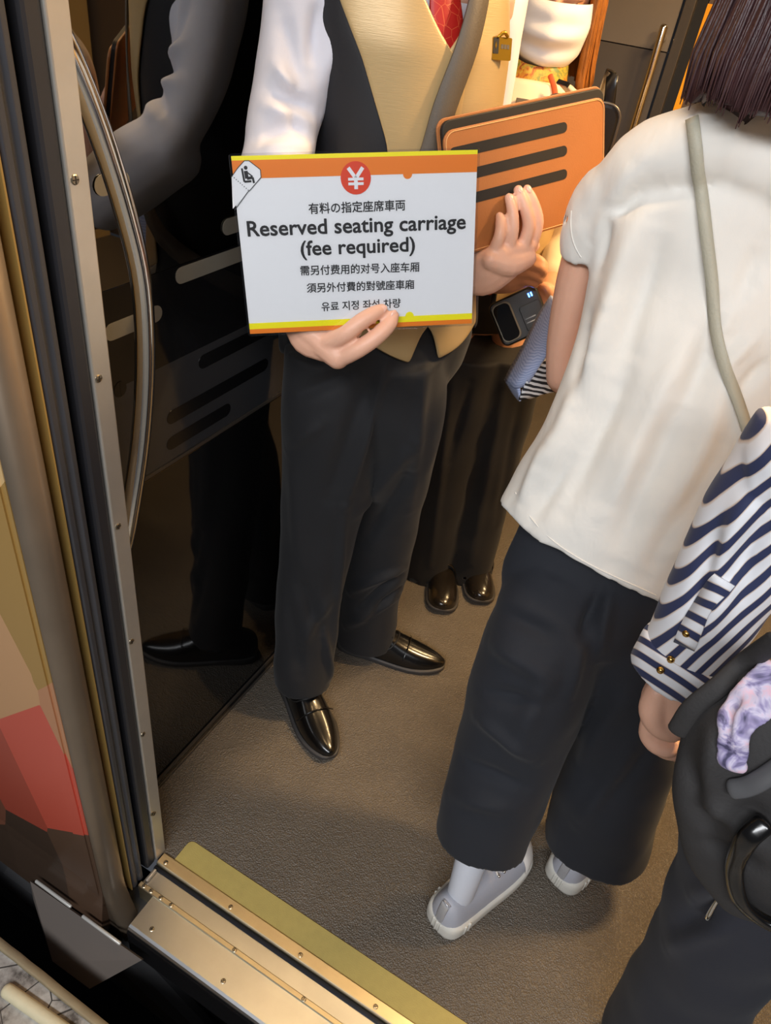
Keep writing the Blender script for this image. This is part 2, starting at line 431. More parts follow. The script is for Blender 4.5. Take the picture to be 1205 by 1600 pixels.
# --- outer skin of the carriage left of the door, its lower edge, skirt plate and running gear
def yb(z): return YB - .001 if z > .05 else YB - .001 - .022 * min(1, (.05 - z) / .13)
b = bmesh.new(); zs = [-.085, -.06, -.03, 0, .03, .06, .4, 1.2, ZT]
skin_rings(b, [[Vector((-1.9, yb(z), z)), Vector((-.603, yb(z), z)), Vector((-.603, yb(z) + .05, z)), Vector((-1.9, yb(z) + .05, z))] for z in zs])
ws = struct('wall_exterior', b, 'wrap_film', smooth=False, label='carriage side printed with gold, red and brown facets')
b = bmesh.new(); box(b, (-1.9, YB - .0035, .012), (-.603, YB - .0005, .0155)); obj('panel_seam', b, 'trim_grey', ws, smooth=False)
b = bmesh.new(); box(b, (-.641, YB - .0032, .02), (-.612, YB - .0002, ZT)); obj('edge_band', b, 'wrap_film', ws, smooth=False)
P = [Y(47, 1377, .358), Y(222, 1500, .358), Z(140, 1545, -.13), Z(82, 1502, -.13), Z(52, 1405, -.09)]
b = bmesh.new(); skin_rings(b, [[p for p in P], [p + Vector((0, .004, -.005)) for p in P]])
sk = obj('skirt_plate', b, 'skirt_grey', None, smooth=False); tag(sk, 'grey metal skirt plate hanging under the carriage side', 'plate')
for (a, c) in (((57, 1377), (110, 1416)), ((130, 1432), (187, 1474))):
    b = bmesh.new(); p, q = Y(*a, .356), Y(*c, .356); tube(b, [p, q], [.0035, .0035], n=8, k=1); obj('edge_strip', b, 'strip_white', sk, label='bright reflective strip')
b = bmesh.new(); box(b, (-1.9, .42, -.60), (1.6, .46, -.05)); box(b, (-.30, .395, -.42), (.7, .43, -.12)); box(b, (-.95, .40, -.34), (-.80, .44, -.05))
tube(b, [(-1.2, .40, -.30), (-.75, .40, -.18), (-.35, .39, -.34)], [.03, .05, .03], n=12)
struct('trim_4', b, 'under_grey', smooth=False, label='dark running gear below the carriage floor')
b = bmesh.new(); box(b, (-2.2, .10, -1.05), (2.2, .8, -1.0)); struct('ground', b, 'pit_black', smooth=False, label='black track bed under the platform gap')
# --- platform
b = bmesh.new(); box(b, (-3, -3.2, -1.0), (3, .243, -.012)); pf = struct('platform', b, 'platform_concrete', smooth=False, label='worn stained concrete platform with a tan nosing')
b = bmesh.new(); pts = []
random.seed(3)
for i in range(241):
    x = -3 + i * .025; j = .0005 * random.uniform(-1, 1)
    pts.append([Vector((x, .243, -.2)), Vector((x, .243, -.010)), Vector((x, .236 + j, -.0095)), Vector((x, .2415 + j, -.009)), Vector((x, .252 + j, -.010)), Vector((x, .253 + j, -.05)), Vector((x, .253, -.2))])
skin_rings(b, pts); obj('edge_nosing', b, 'platform_edge', pf)
tp = obj('tactile_bar', (lambda b: (tube(b, [Z(12, 1548, -.008), Z(90, 1603, -.008), Z(190, 1676, -.008)], [.012, .012, .012], n=14, k=3, ref=(0, 0, 1)), b)[1])(bmesh.new()), 'tactile_cream', pf, label='cream raised tactile bar')

# --- partition beside the door: black panel below, tinted glass above with printed bars
YE = 1.42
wl = bpy.data.objects.new('wall_left', None); COL.objects.link(wl); tag(wl, 'glossy black partition with tinted glass beside the door', None, None, 'structure')
b = bmesh.new(); box(b, (XP - .03, .53, .03), (XP, YE, .797)); obj('lower_panel', b, 'gloss_black', wl, smooth=False, bevel=.001)
b = bmesh.new(); box(b, (XP - .012, .53, .803), (XP - .004, YE, 2.25)); obj('glass_pane', b, 'tinted_glass', wl, smooth=False, label='dark tinted glass pane')
b = bmesh.new(); box(b, (XP - .012, .53, .797), (XP - .001, YE, .803)); obj('seam_rail', b, 'trim_grey', wl, smooth=False, label='thin metal line under the glass')
b = bmesh.new(); box(b, (XP - .0035, .53, .804), (XP - .0028, YE, .975)); obj('film_band', b, 'film_grey', wl, smooth=False, label='grey film band')
b = bmesh.new(); box(b, (XP - .0035, .53, .975), (XP - .0028, YE, 1.115)); obj('film_band', b, 'film_black', wl, smooth=False, label='black film band')
def bar(p0, p1, h, mat):
    """rounded printed bar lying on the glass"""
    a, c = Xp(*p0, XP), Xp(*p1, XP); z = (a.z + c.z) / 2; y0, y1 = sorted((a.y, c.y)); r = h / 2
    pts = [(y1 - r + r * math.cos(q), z + r * math.sin(q)) for q in [-math.pi / 2 + i * math.pi / 8 for i in range(9)]]
    pts += [(y0 + r + r * math.cos(q), z + r * math.sin(q)) for q in [math.pi / 2 + i * math.pi / 8 for i in range(9)]]
    b = bmesh.new(); skin_rings(b, [[Vector((x, yy, zz)) for yy, zz in pts] for x in (XP - .003, XP - .0022)])
    obj('printed_bar', b, mat, wl, smooth=False)
LB, DB = 'bar_light', 'bar_dark'
for p0, p1, mt in (((276, 424), (470, 372), LB), ((150, 292), (205, 283), LB), ((350, 352), (470, 325), LB), ((165, 515), (256, 496), LB),
                   ((312, 553), (470, 503), DB), ((262, 643), (420, 580), DB), ((180, 612), (200, 606), DB), ((262, 690), (362, 645), DB)): bar(p0, p1, .024, mt)
b = bmesh.new(); box(b, (XP - .03, .53, .0), (XP + .006, YE, .012)); bl = struct('baseboard_left', b, 'trim_black', smooth=False)
b = bmesh.new(); box(b, (XP + .0005, .53, .012), (XP + .004, YE, .022)); obj('upper_lip', b, 'trim_grey', bl, smooth=False)
b = bmesh.new(); box(b, (XP + .0062, .53, .0), (XP + .010, YE, .005)); obj('lower_lip', b, 'trim_grey', bl, smooth=False)
# behind the glass: seat area
b = bmesh.new(); box(b, (-2.2, .47, 0), (-.72, .52, 2.26)); struct('wall_front', b, 'panel_beige', smooth=False)
b = bmesh.new(); box(b, (-2.24, .47, 0), (-2.2, YW, 2.26)); struct('wall_end', b, 'panel_beige', smooth=False)
# curved grab handle
b = bmesh.new()
pts = [(-.63, .535, 1.425), (-.622, .552, 1.39), (-.62, .578, 1.324), (-.62, .604, 1.238), (-.62, .619, 1.155), (-.62, .615, 1.057), (-.62, .596, .951), (-.62, .566, .850), (-.622, .546, .79), (-.63, .535, .765)]
tube(b, pts, [.0125] * 10, n=20, k=4, ref=(1, 0, 0))
hr = obj('handrail', b, 'chrome'); tag(hr, 'curved polished steel handrail beside the glossy black partition', 'handrail')

# --- far side of the carriage
b = bmesh.new(); box(b, (-2.2, YW, 0), (-.545, YW + .05, 1.345)); wb = struct('wall_back', b, 'wall_grey_low', smooth=False, label='grey lining panel across the carriage')
b = bmesh.new(); box(b, (-2.2, YW, 1.349), (-.545, YW + .05, 2.26)); obj('upper_panel', b, 'wall_grey', wb, smooth=False)
b = bmesh.new(); box(b, (-2.2, YW + .004, 1.345), (-.545, YW + .05, 1.349)); obj('panel_joint', b, 'trim_black', wb, smooth=False)
b = bmesh.new(); box(b, (-.535, YW - .012, 0), (-.500, YW + .05, 2.25)); struct('trim_5', b, 'trim_grey', smooth=False, bevel=.002, label='bronze pillar of the far door')
b = bmesh.new(); box(b, (-.465, YW + .03, 0), (XR + .9, YW + .07, 2.25)); dr = struct('door_1', b, 'door_bronze', smooth=False, label='closed bronze door on the far side with a yellow edge')
b = bmesh.new(); box(b, (-.500, YW + .02, 0), (-.467, YW + .06, 2.25)); obj('rubber_edge', b, 'rubber_black', dr, smooth=False)
b = bmesh.new(); box(b, (-.466, YW + .02, .2), (-.442, YW + .035, 1.50)); obj('edge_marker', b, 'marker_yellow', dr, smooth=False, label='yellow warning tape')
b = bmesh.new(); box(b, (-.40, YW + .018, .9), (.35, YW + .03, 1.9)); obj('door_window', b, 'gloss_black', dr, smooth=False, label='dark door window')
b = bmesh.new(); p0, p1 = Y(1040, 40, YW - .06), Y(985, 210, YW - .06); xx = (p0.x + p1.x) / 2
tube(b, [(xx, YW - .06, p0.z - .005), (xx, YW - .06, .75)], [.0135, .0135], n=16, k=1, ref=(1, 0, 0))
gp = obj('grab_pole', b, 'chrome'); tag(gp, 'short vertical chrome grab pole by the far door', 'pole')
for z in (p0.z - .04, .80):
    b = bmesh.new(); tube(b, [(xx, YW - .06, z), (xx, YW - .001, z)], [.008, .010], n=12, k=1, ref=(0, 0, 1)); obj('bracket', b, 'chrome', gp)
# partition on the right, out of frame but mirrored in the glass
b = bmesh.new(); box(b, (XR, .53, 0), (XR + .03, 1.35, 1.20)); wr = struct('wall_right', b, 'door_bronze', smooth=False)
b = bmesh.new(); box(b, (XR, .53, 1.20), (XR + .03, 1.35, 2.26)); obj('upper_panel', b, 'panel_beige', wr, smooth=False)
b = bmesh.new(); box(b, (XR + .86, .47, 0), (XR + .9, YW, 2.26)); struct('wall_end_right', b, 'panel_beige', smooth=False)
# lamps in the ceiling
for i, (x, y, sx_, sy_, k_) in enumerate(LAMPS):
    e = empty('ceiling_lamp', (x, y, 2.26), ('warm recessed ceiling lamp over the middle of the vestibule', 'warm recessed ceiling lamp toward the far door', 'dim warm ceiling lamp just inside the entrance')[i], 'lamp')
    b = bmesh.new(); box(b, (x - sx_/2 - .02, y - sy_/2 - .02, 2.2475), (x + sx_/2 + .02, y + sy_/2 + .02, 2.26)); obj('frame', b, 'trim_grey', e, smooth=False)
    b = bmesh.new(); box(b, (x - sx_/2, y - sy_/2, 2.244), (x + sx_/2, y + sy_/2, 2.2472)); obj('diffuser', b, 'lamp_glow' if k_ > .3 else 'lamp_glow_dim', e, smooth=False)
# ================================================================== PEOPLE: shared materials and builders
M('skin_pale', rgb(222, 172, 146), .48, var=.06, vscale=40, bump=.12, bscale=350, sss=.08)
M('skin_warm', rgb(214, 160, 128), .48, var=.07, vscale=40, bump=.12, bscale=350, sss=.08)
M('nail', rgb(232, 184, 164), .28, coat=.3)
M('lip', rgb(178, 98, 92), .4); M('eye_white', rgb(238, 236, 230), .2); M('iris', rgb(42, 28, 20), .15)
M('hair_black', rgb(22, 18, 17), .4, bump=.6, bscale=60, bstretch=(6, 6, .4))
M('hair_ginger', rgb(150, 92, 36), .42, var=.4, vscale=60, bump=.5, bscale=80, bstretch=(6, 6, .3))
M('hair_plum', rgb(62, 38, 40), .42, var=.45, vscale=50, bump=.5, bscale=80, bstretch=(6, 6, .3))
M('shirt_white', rgb(226, 226, 236), .7, bump=.10, bscale=900, sheen=.1)
M('suit_black', rgb(25, 26, 30), .8, var=.08, vscale=6, bump=.12, bscale=700, sheen=.06)
M('suit_brown', rgb(23, 20, 19), .82, var=.08, vscale=6, bump=.12, bscale=700, sheen=.04)
M('trousers_navy', rgb(26, 29, 37), .82, var=.10, vscale=7, bump=.12, bscale=700, sheen=.06)
mt = M('satin_gold', rgb(194, 166, 118), .38, .15, var=.07, vscale=9)
t = NTof(mt); t.bump(t.noise(90, 3, .6, stretch=(.5, .5, 9)), .22, .001)
M('vest_black', rgb(32, 32, 36), .6, bump=.1, bscale=600)
mt = M('tie_red', rgb(170, 26, 22), .5)
t = NTof(mt); vo = t.add('ShaderNodeTexVoronoi', feature='DISTANCE_TO_EDGE', i_Scale=70.); t.link(t.coord(), vo.inputs['Vector'])
t.link(t.mix(t.math('LESS_THAN', vo.outputs['Distance'], .02), rgb(168, 24, 20), rgb(196, 84, 50)), t.bsdf.inputs['Base Color'])
M('strap_taupe', rgb(92, 82, 70), .6, bump=.2, bscale=500)
M('leather_black', rgb(12, 11, 11), .22, coat=.25, spec=.55, bump=.15, bscale=30); M('sole_black', rgb(58, 56, 56), .6); M('lace_black', rgb(28, 27, 27), .5)
M('leather_brown', rgb(30, 25, 20), .22, coat=.25)
mt = M('blouse_white', rgb(226, 223, 216), .8, var=.03, vscale=10, sheen=.2)
t = NTof(mt); t.bump(t.math('ADD', t.math('MULTIPLY', t.noise(13, 3, .45, stretch=(1.3, 1, .9), dist=.5), 1.0), t.math('MULTIPLY', t.noise(700, 2), .02)), .42, .012)
M('sneaker_grey', rgb(178, 180, 190), .7, bump=.35, bscale=700); M('sneaker_sole', rgb(214, 211, 202), .6, var=.05, vscale=60)
M('sock_grey', rgb(202, 204, 212), .8, bump=.2, bscale=600); M('tab_silver', rgb(196, 196, 200), .35, .4)
M('sneaker_toe', rgb(222, 214, 206), .55)

def head(bm, c, f, up, s=1.0):
    """skull, jaw, nose, brow, ears and lips as overlapping volumes; c centre, f facing, s scale"""
    f = Vector(f).normalized(); up = Vector(up).normalized(); l = up.cross(f).normalized(); f = l.cross(up)
    rt = Matrix((l, f, up)).transposed()
    def e(x, y, z, r): ellipsoid(bm, c + (l * x + f * y + up * z) * s, tuple(q * s for q in r), rt, 18)
    e(0, -.012, .03, (.075, .095, .085)); e(0, .035, -.03, (.060, .058, .075)); e(0, .045, -.082, (.034, .036, .028))
    e(0, .075, .022, (.056, .018, .016))
    for sd in (-1, 1):
        e(sd * .034, .062, -.03, (.026, .026, .026)); e(sd * .077, -.01, -.005, (.010, .020, .031))
        e(sd * .011, .098, -.032, (.009, .011, .008))
    tube(bm, [c + (f * .088 + up * .016) * s, c + (f * .100 - up * .012) * s, c + (f * .110 - up * .030) * s], [.008 * s, .009 * s, .011 * s], n=10, k=2, ref=l)
    e(0, .093, -.056, (.022, .009, .0055)); e(0, .091, -.066, (.019, .009, .006))
    return l, f, up
def face_parts(body, c, l, f, up, s, lips=True):
    for sd in (-1, 1):
        b = bmesh.new(); ellipsoid(b, c + (l * sd * .031 + f * .074) * s, (.0125 * s,) * 3); ey = obj('eye', b, 'eye_white', body)
        b = bmesh.new(); p = c + (l * sd * .031 + f * .0855) * s; ellipsoid(b, p, (.0045 * s,) * 3); obj('iris', b, 'iris', body)
        b = bmesh.new(); tube(b, [c + (l * sd * .016 + f * .090 + up * .026) * s, c + (l * sd * .034 + f * .087 + up * .031) * s, c + (l * sd * .050 + f * .074 + up * .025) * s], [.003 * s, .0036 * s, .002 * s], n=8); obj('eyebrow', b, 'hair_black', body)
    if lips:
        b = bmesh.new(); tube(b, [c + (l * -.022 + f * .091 - up * .061) * s, c + (f * .1015 - up * .0595) * s, c + (l * .022 + f * .091 - up * .061) * s], [.003 * s, .006 * s, .003 * s], n=8); obj('lips', b, 'lip', body)
def nail(body, tip, back, outw, s=.0058):
    """a fingernail: tip position, direction from tip to knuckle, outward normal"""
    back = Vector(back).normalized(); o = Vector(outw).normalized(); l = back.cross(o).normalized(); o = l.cross(back)
    b = bmesh.new(); ellipsoid(b, Vector(tip), (s * .78, s * 1.15, .0016), Matrix((l, back, o)).transposed(), 12); obj('fingernail', b, 'nail', body)
def finger(bm, pts, r=(.0095, .0088, .0082, .0062), ref=None):
    """a finger from knuckle to tip with slightly thicker joints"""
    tube(bm, pts, list(r)[:len(pts)] if len(r) >= len(pts) else [r[0]] * len(pts), n=12, k=4, ref=ref)
def shoe(parent, heel, toe, L, W, upper, sole_m, style='dress', name='shoe', lab=None):
    """a shoe from heel point to toe direction; sections along the foot, separate sole"""
    heel = Vector(heel); f = (Vector(toe) - heel); f.z = 0; f.normalize(); l = Vector((0, 0, 1)).cross(f); up = Vector((0, 0, 1))
    def P(x, y, z): return heel + f * x * L + l * y * W + up * z
    sn = style == 'sneaker'
    # s, half width, height, centre offset
    if style == 'dress': sec = [(-.012, .09, .040, .0), (.003, .20, .055, 0), (.035, .30, .072, 0), (.12, .36, .082, 0), (.25, .365, .086, 0), (.36, .38, .090, .01), (.46, .42, .076, .02), (.58, .46, .058, .03), (.70, .465, .047, .03), (.80, .41, .040, .02), (.88, .33, .035, .01), (.94, .25, .030, .005), (.98, .16, .025, .0), (1.0, .07, .020, 0)]
    elif style == 'flat': sec = [(-.005, .16, .04, .0), (.03, .30, .060, 0), (.12, .36, .062, 0), (.25, .37, .056, 0), (.40, .42, .052, .01), (.55, .48, .050, .03), (.70, .50, .048, .03), (.84, .47, .044, .02), (.93, .38, .038, .01), (.98, .25, .031, .0), (1.0, .12, .024, 0)]
    else: sec = [(-.015, .10, .045, .0), (.0, .22, .064, .0), (.025, .31, .080, 0), (.065, .365, .083, 0), (.12, .39, .078, 0), (.25, .40, .070, 0), (.38, .42, .074, .01), (.50, .46, .070, .02), (.62, .50, .062, .03), (.75, .51, .056, .03), (.87, .46, .052, .02), (.93, .39, .048, .01), (.97, .30, .043, .01), (.995, .19, .037, 0), (1.005, .09, .032, 0)]
    sh = .034 if sn else .016
    rings = []
    for s, hw, h, off in sec:
        r = []
        for i in range(20):
            a = math.pi * 2 * i / 20; c, s_ = math.cos(a), math.sin(a)
            y = off + hw * math.copysign(abs(c) ** .75, c)
            z = sh * .7 + (h * max(0, s_) ** .8 if s_ > 0 else 0)
            r.append(P(s, y * (1 if s_ <= 0 else 1 - .10 * max(0, s_)), z))
        rings.append(r)
    b = bmesh.new(); skin_rings(b, rings); up_o = obj(name, b, upper, parent, sub=1, label=lab)
    def outline(scale, add):
        pts = [(s, off + (hw * scale + add)) for s, hw, h, off in sec]; q = [(s, off - (hw * scale + add)) for s, hw, h, off in reversed(sec)]
        return pts + q
    b = bmesh.new(); o1 = outline(1.0, .045 if not sn else .05)
    def rr(z, g): return [P(.5 + (s - .5) * g, y * g, z) for s, y in o1]
    if sn:
        rg = []
        prof = [(0, .985), (.003, 1.0), (.010, 1.012), (.030, 1.008), (.036, .985)]
        for z, g in prof: rg.append(rr(z + .0, g))
        for i, r_ in enumerate(rg):
            for j, p in enumerate(r_):
                x = (p - heel).dot(f) / L
                p.z *= 1.0 + .45 * max(0, .3 - x) / .3
        skin_rings(b, rg); so = obj('sole', b, sole_m, up_o, sub=1)
        b = bmesh.new()                                             # upright ribs around the heel of the sole
        for i in range(15):
            a = math.pi * (.5 + i / 14); q = P(.17 + .185 * math.cos(a), .43 * math.sin(a), .024)
            d = Vector(((q - P(.17, 0, .024)).x, (q - P(.17, 0, .024)).y, 0)).normalized()
            tube(b, [q + d * .001 - up * .012, q + d * .001 + up * .014], [.0030, .0030], n=6, k=1, ref=d)
        obj('sole_ribs', b, sole_m, up_o)
    else:
        rg = [rr(0.0005, .985), rr(.002, 1.0), rr(.0105, 1.0), rr(.0125, .985)]
        for r_ in rg:
            for p in r_:
                x = (p - heel).dot(f) / L
                p.z += .012 * max(0, min(1, (x - .72) / .28)) ** 2 + (.008 if .3 > x else 0) * (1 if p.z > .004 else 0)
        skin_rings(b, rg); obj('sole', b, sole_m, up_o)
    return up_o, P, f, l
# ================================================================== MAN WITH THE SIGN
MC = Vector((-.535, 1.085, 0)); MF = Vector((.82, -.57, 0)).normalized(); ML = Vector((0, 0, 1)).cross(MF)
man = empty('person', (MC.x, MC.y, 0), 'person in gold waistcoat, white shirt and black trousers holding the reserved seating sign', 'person')
TOR = [(.80, .120, .085, 0), (.90, .142, .104, 0), (.99, .146, .110, 0), (1.10, .132, .104, .004), (1.20, .128, .106, .008), (1.30, .132, .112, .010), (1.41, .136, .112, .008), (1.48, .134, .102, 0), (1.53, .115, .082, -.008), (1.57, .075, .065, -.01)]
def tor(z, add=0.):
    zs = [q[0] for q in TOR]
    return [float(np.interp(z, zs, [q[i] for q in TOR])) + (add if i < 3 else 0) for i in (1, 2, 3)]
LEAN = Vector((R[0, 0], R[1, 0], 0)).normalized()                  # weight shifted to one side
def torp(phi, z, add=0., C0=None, F=None, L=None):
    """point on the torso: phi in degrees from the front, positive to the wearer's left"""
    a, b, o = tor(z, add); q = math.radians(phi)
    return MC + LEAN * float(np.interp(z, [.80, .97, 1.5, 1.7], [.012, .026, -.026, -.034])) + MF * (o + b * math.copysign(abs(math.cos(q)) ** .85, math.cos(q))) + ML * (a * math.copysign(abs(math.sin(q)) ** .85, math.sin(q))) + Vector((0, 0, z))
# sign plane first: hands are posed on it
SG = [D(357, 240, .8196), D(750, 230, .8459), D(742, 508, .9428), D(390, 525, .9158)]     # TL TR BR BL of an A4 sheet
s_u = (SG[1] - SG[0]).normalized(); s_v = (SG[3] - SG[0]); s_v = (s_v - s_u * s_v.dot(s_u)).normalized(); s_n = s_v.cross(s_u).normalized()
if s_n.dot(Vector(CAM) - SG[0]) < 0: s_n = -s_n
def sign_at(px, py, off=0.0):
    r = Vector(ray(px, py)); o = Vector(CAM); tt = (SG[0] - o).dot(s_n) / r.dot(s_n); return o + r * tt + s_n * off

# ---- clip (document case) frame, on the man's left side
CT, CR_, CB = D(694, 205, .937), D(946, 150, 1.035), D(706, 401, 1.017)
c_u = (CR_ - CT); CW = c_u.length; c_u.normalize(); c_v = CB - CT; CH = c_v.dot((c_v - c_u * c_v.dot(c_u)).normalized()); c_v = (c_v - c_u * c_v.dot(c_u)).normalized(); c_n = c_v.cross(c_u).normalized()
if c_n.dot(Vector(CAM) - CT) < 0: c_n = -c_n
def clip_at(px, py, off=0.0):
    r = Vector(ray(px, py)); o = Vector(CAM); tt = (CT - o).dot(c_n) / r.dot(c_n); return o + r * tt + c_n * off

# ---- body
bm = bmesh.new()
for a, b in (((.97, .08, .06), (1.15, .095, .075)), ((1.15, .095, .075), (1.47, .105, .075))):
    tube(bm, [MC + Vector((0, 0, a[0])), MC + Vector((0, 0, b[0]))], [(a[1], a[2]), (b[1], b[2])], n=20, k=1, ref=MF)
tube(bm, [MC + Vector((0, 0, 1.46)), MC + Vector((0, 0, 1.52)) , MC + MF * .02 + Vector((0, 0, 1.62))], [.09, .062, .056], n=16, ref=MF)
hc = MC + MF * .035 + Vector((0, 0, 1.715))
fr_m = head(bm, hc, MF + Vector((0, 0, -.12)), (MF * .12 + Vector((0, 0, 1))), 1.0)
# legs under the trousers
tube(bm, [MC - ML * .07 + Vector((0, 0, .90)), Y(505, 860, 1.02), Y(482, 1060, .995)], [.055, .040, .030], n=14)
tube(bm, [MC + ML * .07 + Vector((0, 0, .90)), Y(592, 800, 1.20), Y(573, 985, 1.235)], [.055, .040, .030], n=14)
# right arm: shoulder, elbow out at the side, forearm forward to the sign
RS = Y(486, -60, .965); RE = Y(434, 275, .875); RW = sign_at(470, 500, -.035)
tube(bm, [MC + ML * -.10 + Vector((0, 0, 1.46)), RS, Y(476, 60, .957), Y(446, 190, .917), RE], [.05, .030, .025, .024, .026], n=14)
tube(bm, [RE, RE * .45 + RW * .55, RW], [.028, .034, (.031, .023)], n=14)
# right hand: palm behind the lower edge of the sign, fingers over the front
k_i, k_m = sign_at(514, 536, -.002), sign_at(530, 558, .003)
tube(bm, [RW, sign_at(492, 524, -.024), sign_at(515, 540, -.014)], [(.029, .020), (.036, .020), (.028, .018)], n=14, ref=s_n)
tube(bm, [sign_at(478, 520, -.022), sign_at(505, 538, -.016), k_m], [.018, .021, .0165], n=12)
finger(bm, [k_i, sign_at(539, 517, .016), sign_at(561, 499, .017), sign_at(583, 486, .0135), sign_at(597, 480, .0105)], (.0128, .0110, .0108, .0096, .0070))
finger(bm, [k_m, sign_at(557, 541, .018), sign_at(584, 522, .019), sign_at(606, 503, .0145), sign_at(614, 489, .0105)], (.0128, .0112, .0110, .0098, .0072))
for k, (px, py, tx, ty) in enumerate(((520, 548, 566, 508), (512, 545, 548, 500))):       # ring and little finger folded behind the sheet
    finger(bm, [sign_at(px, py, -.016), sign_at((px + tx) / 2 + 6, (py + ty) / 2 + 6, -.018 - .004 * k), sign_at(tx, ty, -.014 - .003 * k)], (.0105, .0092, .007))
finger(bm, [sign_at(480, 512, -.030), sign_at(492, 492, -.024), sign_at(506, 468, -.0135)], (.014, .011, .0085))   # thumb behind
# left arm: down the far side, forearm forward under the case
LS = MC + ML * .150 - MF * .01 - LEAN * .025 + Vector((0, 0, 1.46)); LE = MC + ML * .178 - MF * .02 - LEAN * .02 + Vector((0, 0, 1.19)); LW = clip_at(752, 436, -.035)
tube(bm, [MC + ML * .10 + Vector((0, 0, 1.46)), LS, (LS + LE) / 2, LE], [.05, .044, .038, .036], n=14)
tube(bm, [LE, LE * .5 + LW * .5 - Vector((0, 0, .02)), LW], [.040, .036, (.030, .022)], n=14)
# left hand: palm under the case, fingers straight up its front
tube(bm, [LW, clip_at(764, 428, -.010), clip_at(778, 408, .012)], [(.029, .022), (.036, .021), (.034, .016)], n=14, ref=c_n)
tube(bm, [clip_at(758, 404, .010), clip_at(785, 410, .016), clip_at(815, 400, .014)], [.015, .019, .015], n=12)
tube(bm, [clip_at(765, 392, .010), clip_at(790, 390, .014), clip_at(816, 386, .013)], [.012, .014, .013], n=12)
LF = [([(764, 392, .012), (768, 366, .019), (773, 345, .014), (775, 336, .0085)], (.0098, .0084, .0077, .0060)),
      ([(784, 392, .014), (787, 358, .021), (789, 328, .017), (789, 307, .009)], (.0104, .0091, .0083, .0064)),
      ([(805, 390, .014), (811, 352, .022), (807, 320, .018), (803, 295, .009)], (.0108, .0094, .0086, .0067)),
      ([(822, 382, .012), (828, 346, .018), (823, 316, .015), (817, 294, .0085)], (.0100, .0089, .0082, .0064))]
for pts, rr_ in LF: finger(bm, [clip_at(*p) for p in pts], rr_)
finger(bm, [clip_at(800, 420, -.012), clip_at(830, 405, -.026), clip_at(850, 385, -.022)], (.014, .012, .010))    # thumb behind the case
body = organic('body', bm, 'skin_pale', man, voxel=.0026, smooth=1)
face_parts(body, hc, *fr_m, 1.0)
nail(body, sign_at(596, 479, .0160), sign_at(578, 488, .019) - sign_at(596, 479, .0160), s_n + s_u * .3 - s_v * .3)
nail(body, sign_at(613, 488, .0160), sign_at(602, 500, .019) - sign_at(609, 484, .0158), s_n + s_u * .5)
for i, (pts, rr_) in enumerate(LF):
    a, b_ = clip_at(pts[-1][0], pts[-1][1] + 1, pts[-1][2] + rr_[-1] * .98), clip_at(pts[-2][0], pts[-2][1], pts[-2][2] + rr_[-2])
    nail(body, a, b_ - a, c_n * 1 + c_v * -.35, .0052)
# ---- short hair cap
bm = bmesh.new(); l_, f_, u_ = fr_m; rt = Matrix((l_, f_, u_)).transposed()
ellipsoid(bm, hc - f_ * .022 + u_ * .045, (.083, .098, .083), rt); ellipsoid(bm, hc - f_ * .05 - u_ * .02, (.074, .058, .07), rt)
tube(bm, [hc + f_ * .06 + u_ * .09 - l_ * .05, hc + f_ * .075 + u_ * .095, hc + f_ * .06 + u_ * .09 + l_ * .05], [.022, .024, .022], n=10)
organic('hair', bm, 'hair_black', man, voxel=.006, smooth=3, wob=.004, wscale=60)
# ---- shirt: torso and sleeves in one
bm = bmesh.new()
rings = []
for z in [.97, 1.07, 1.17, 1.27, 1.37, 1.45, 1.50, 1.535, 1.56]:
    rings.append([torp(q, z, -.006) for q in range(0, 360, 10)])
skin_rings(bm, rings)
limb(bm, [(486, -70, .965, 62, .9), (482, -10, .955, 68, .85), (474, 60, .945, 68, .8), (458, 130, .925, 62, .8), (444, 190, .905, 56, .8), (437, 240, .885, 55, .8), (430, 280, .865, 56, .8), (436, 320, .840, 52, .8)], n=28)
E1 = RE * .45 + RW * .55
tube(bm, [RE + Vector((0, 0, -.005)), RE * .7 + RW * .3, E1, RE * .36 + RW * .64], [.052, .055, .050, .046], n=18)
tube(bm, [LS + Vector((0, 0, .01)), (LS + LE) / 2, LE], [.056, .052, .050], n=20)
tube(bm, [LE, LE * .5 + LW * .5 - Vector((0, 0, .02)), LE * .2 + LW * .8], [.056, .050, .040], n=20)
fl = []
for a, b_, wd, am in ((((420, 140), (500, 175), .010, -.007)), (((415, 165), (490, 195), .010, .006)), (((400, 215), (470, 190), .010, -.006)), (((405, 235), (488, 225), .012, .006)), (((440, 20), (470, 150), .012, -.006)), (((500, 0), (488, 110), .012, -.008)), (((525, 10), (510, 120), .010, .007)), (((430, 100), (465, 140), .009, .006)), (((450, 170), (478, 215), .008, -.006))):
    fl.append((a, b_, wd, am))
shirt = organic('shirt', bm, 'shirt_white', man, voxel=.005, smooth=4, folds=fl, wob=.004, wscale=14, label='white long-sleeved shirt')
bm = bmesh.new()
rg = []
for s, z in ((.060, 1.545), (.063, 1.575), (.059, 1.590), (.066, 1.575), (.070, 1.548)): rg.append([MC - MF * .005 + MF * s * math.cos(q) * 1.05 + ML * s * math.sin(q) + Vector((0, 0, z - .012 * max(0, math.cos(q)))) for q in [i * math.pi / 12 for i in range(24)]])
skin_rings(bm, rg, cap=(False, False)); obj('collar', bm, 'shirt_white', shirt)
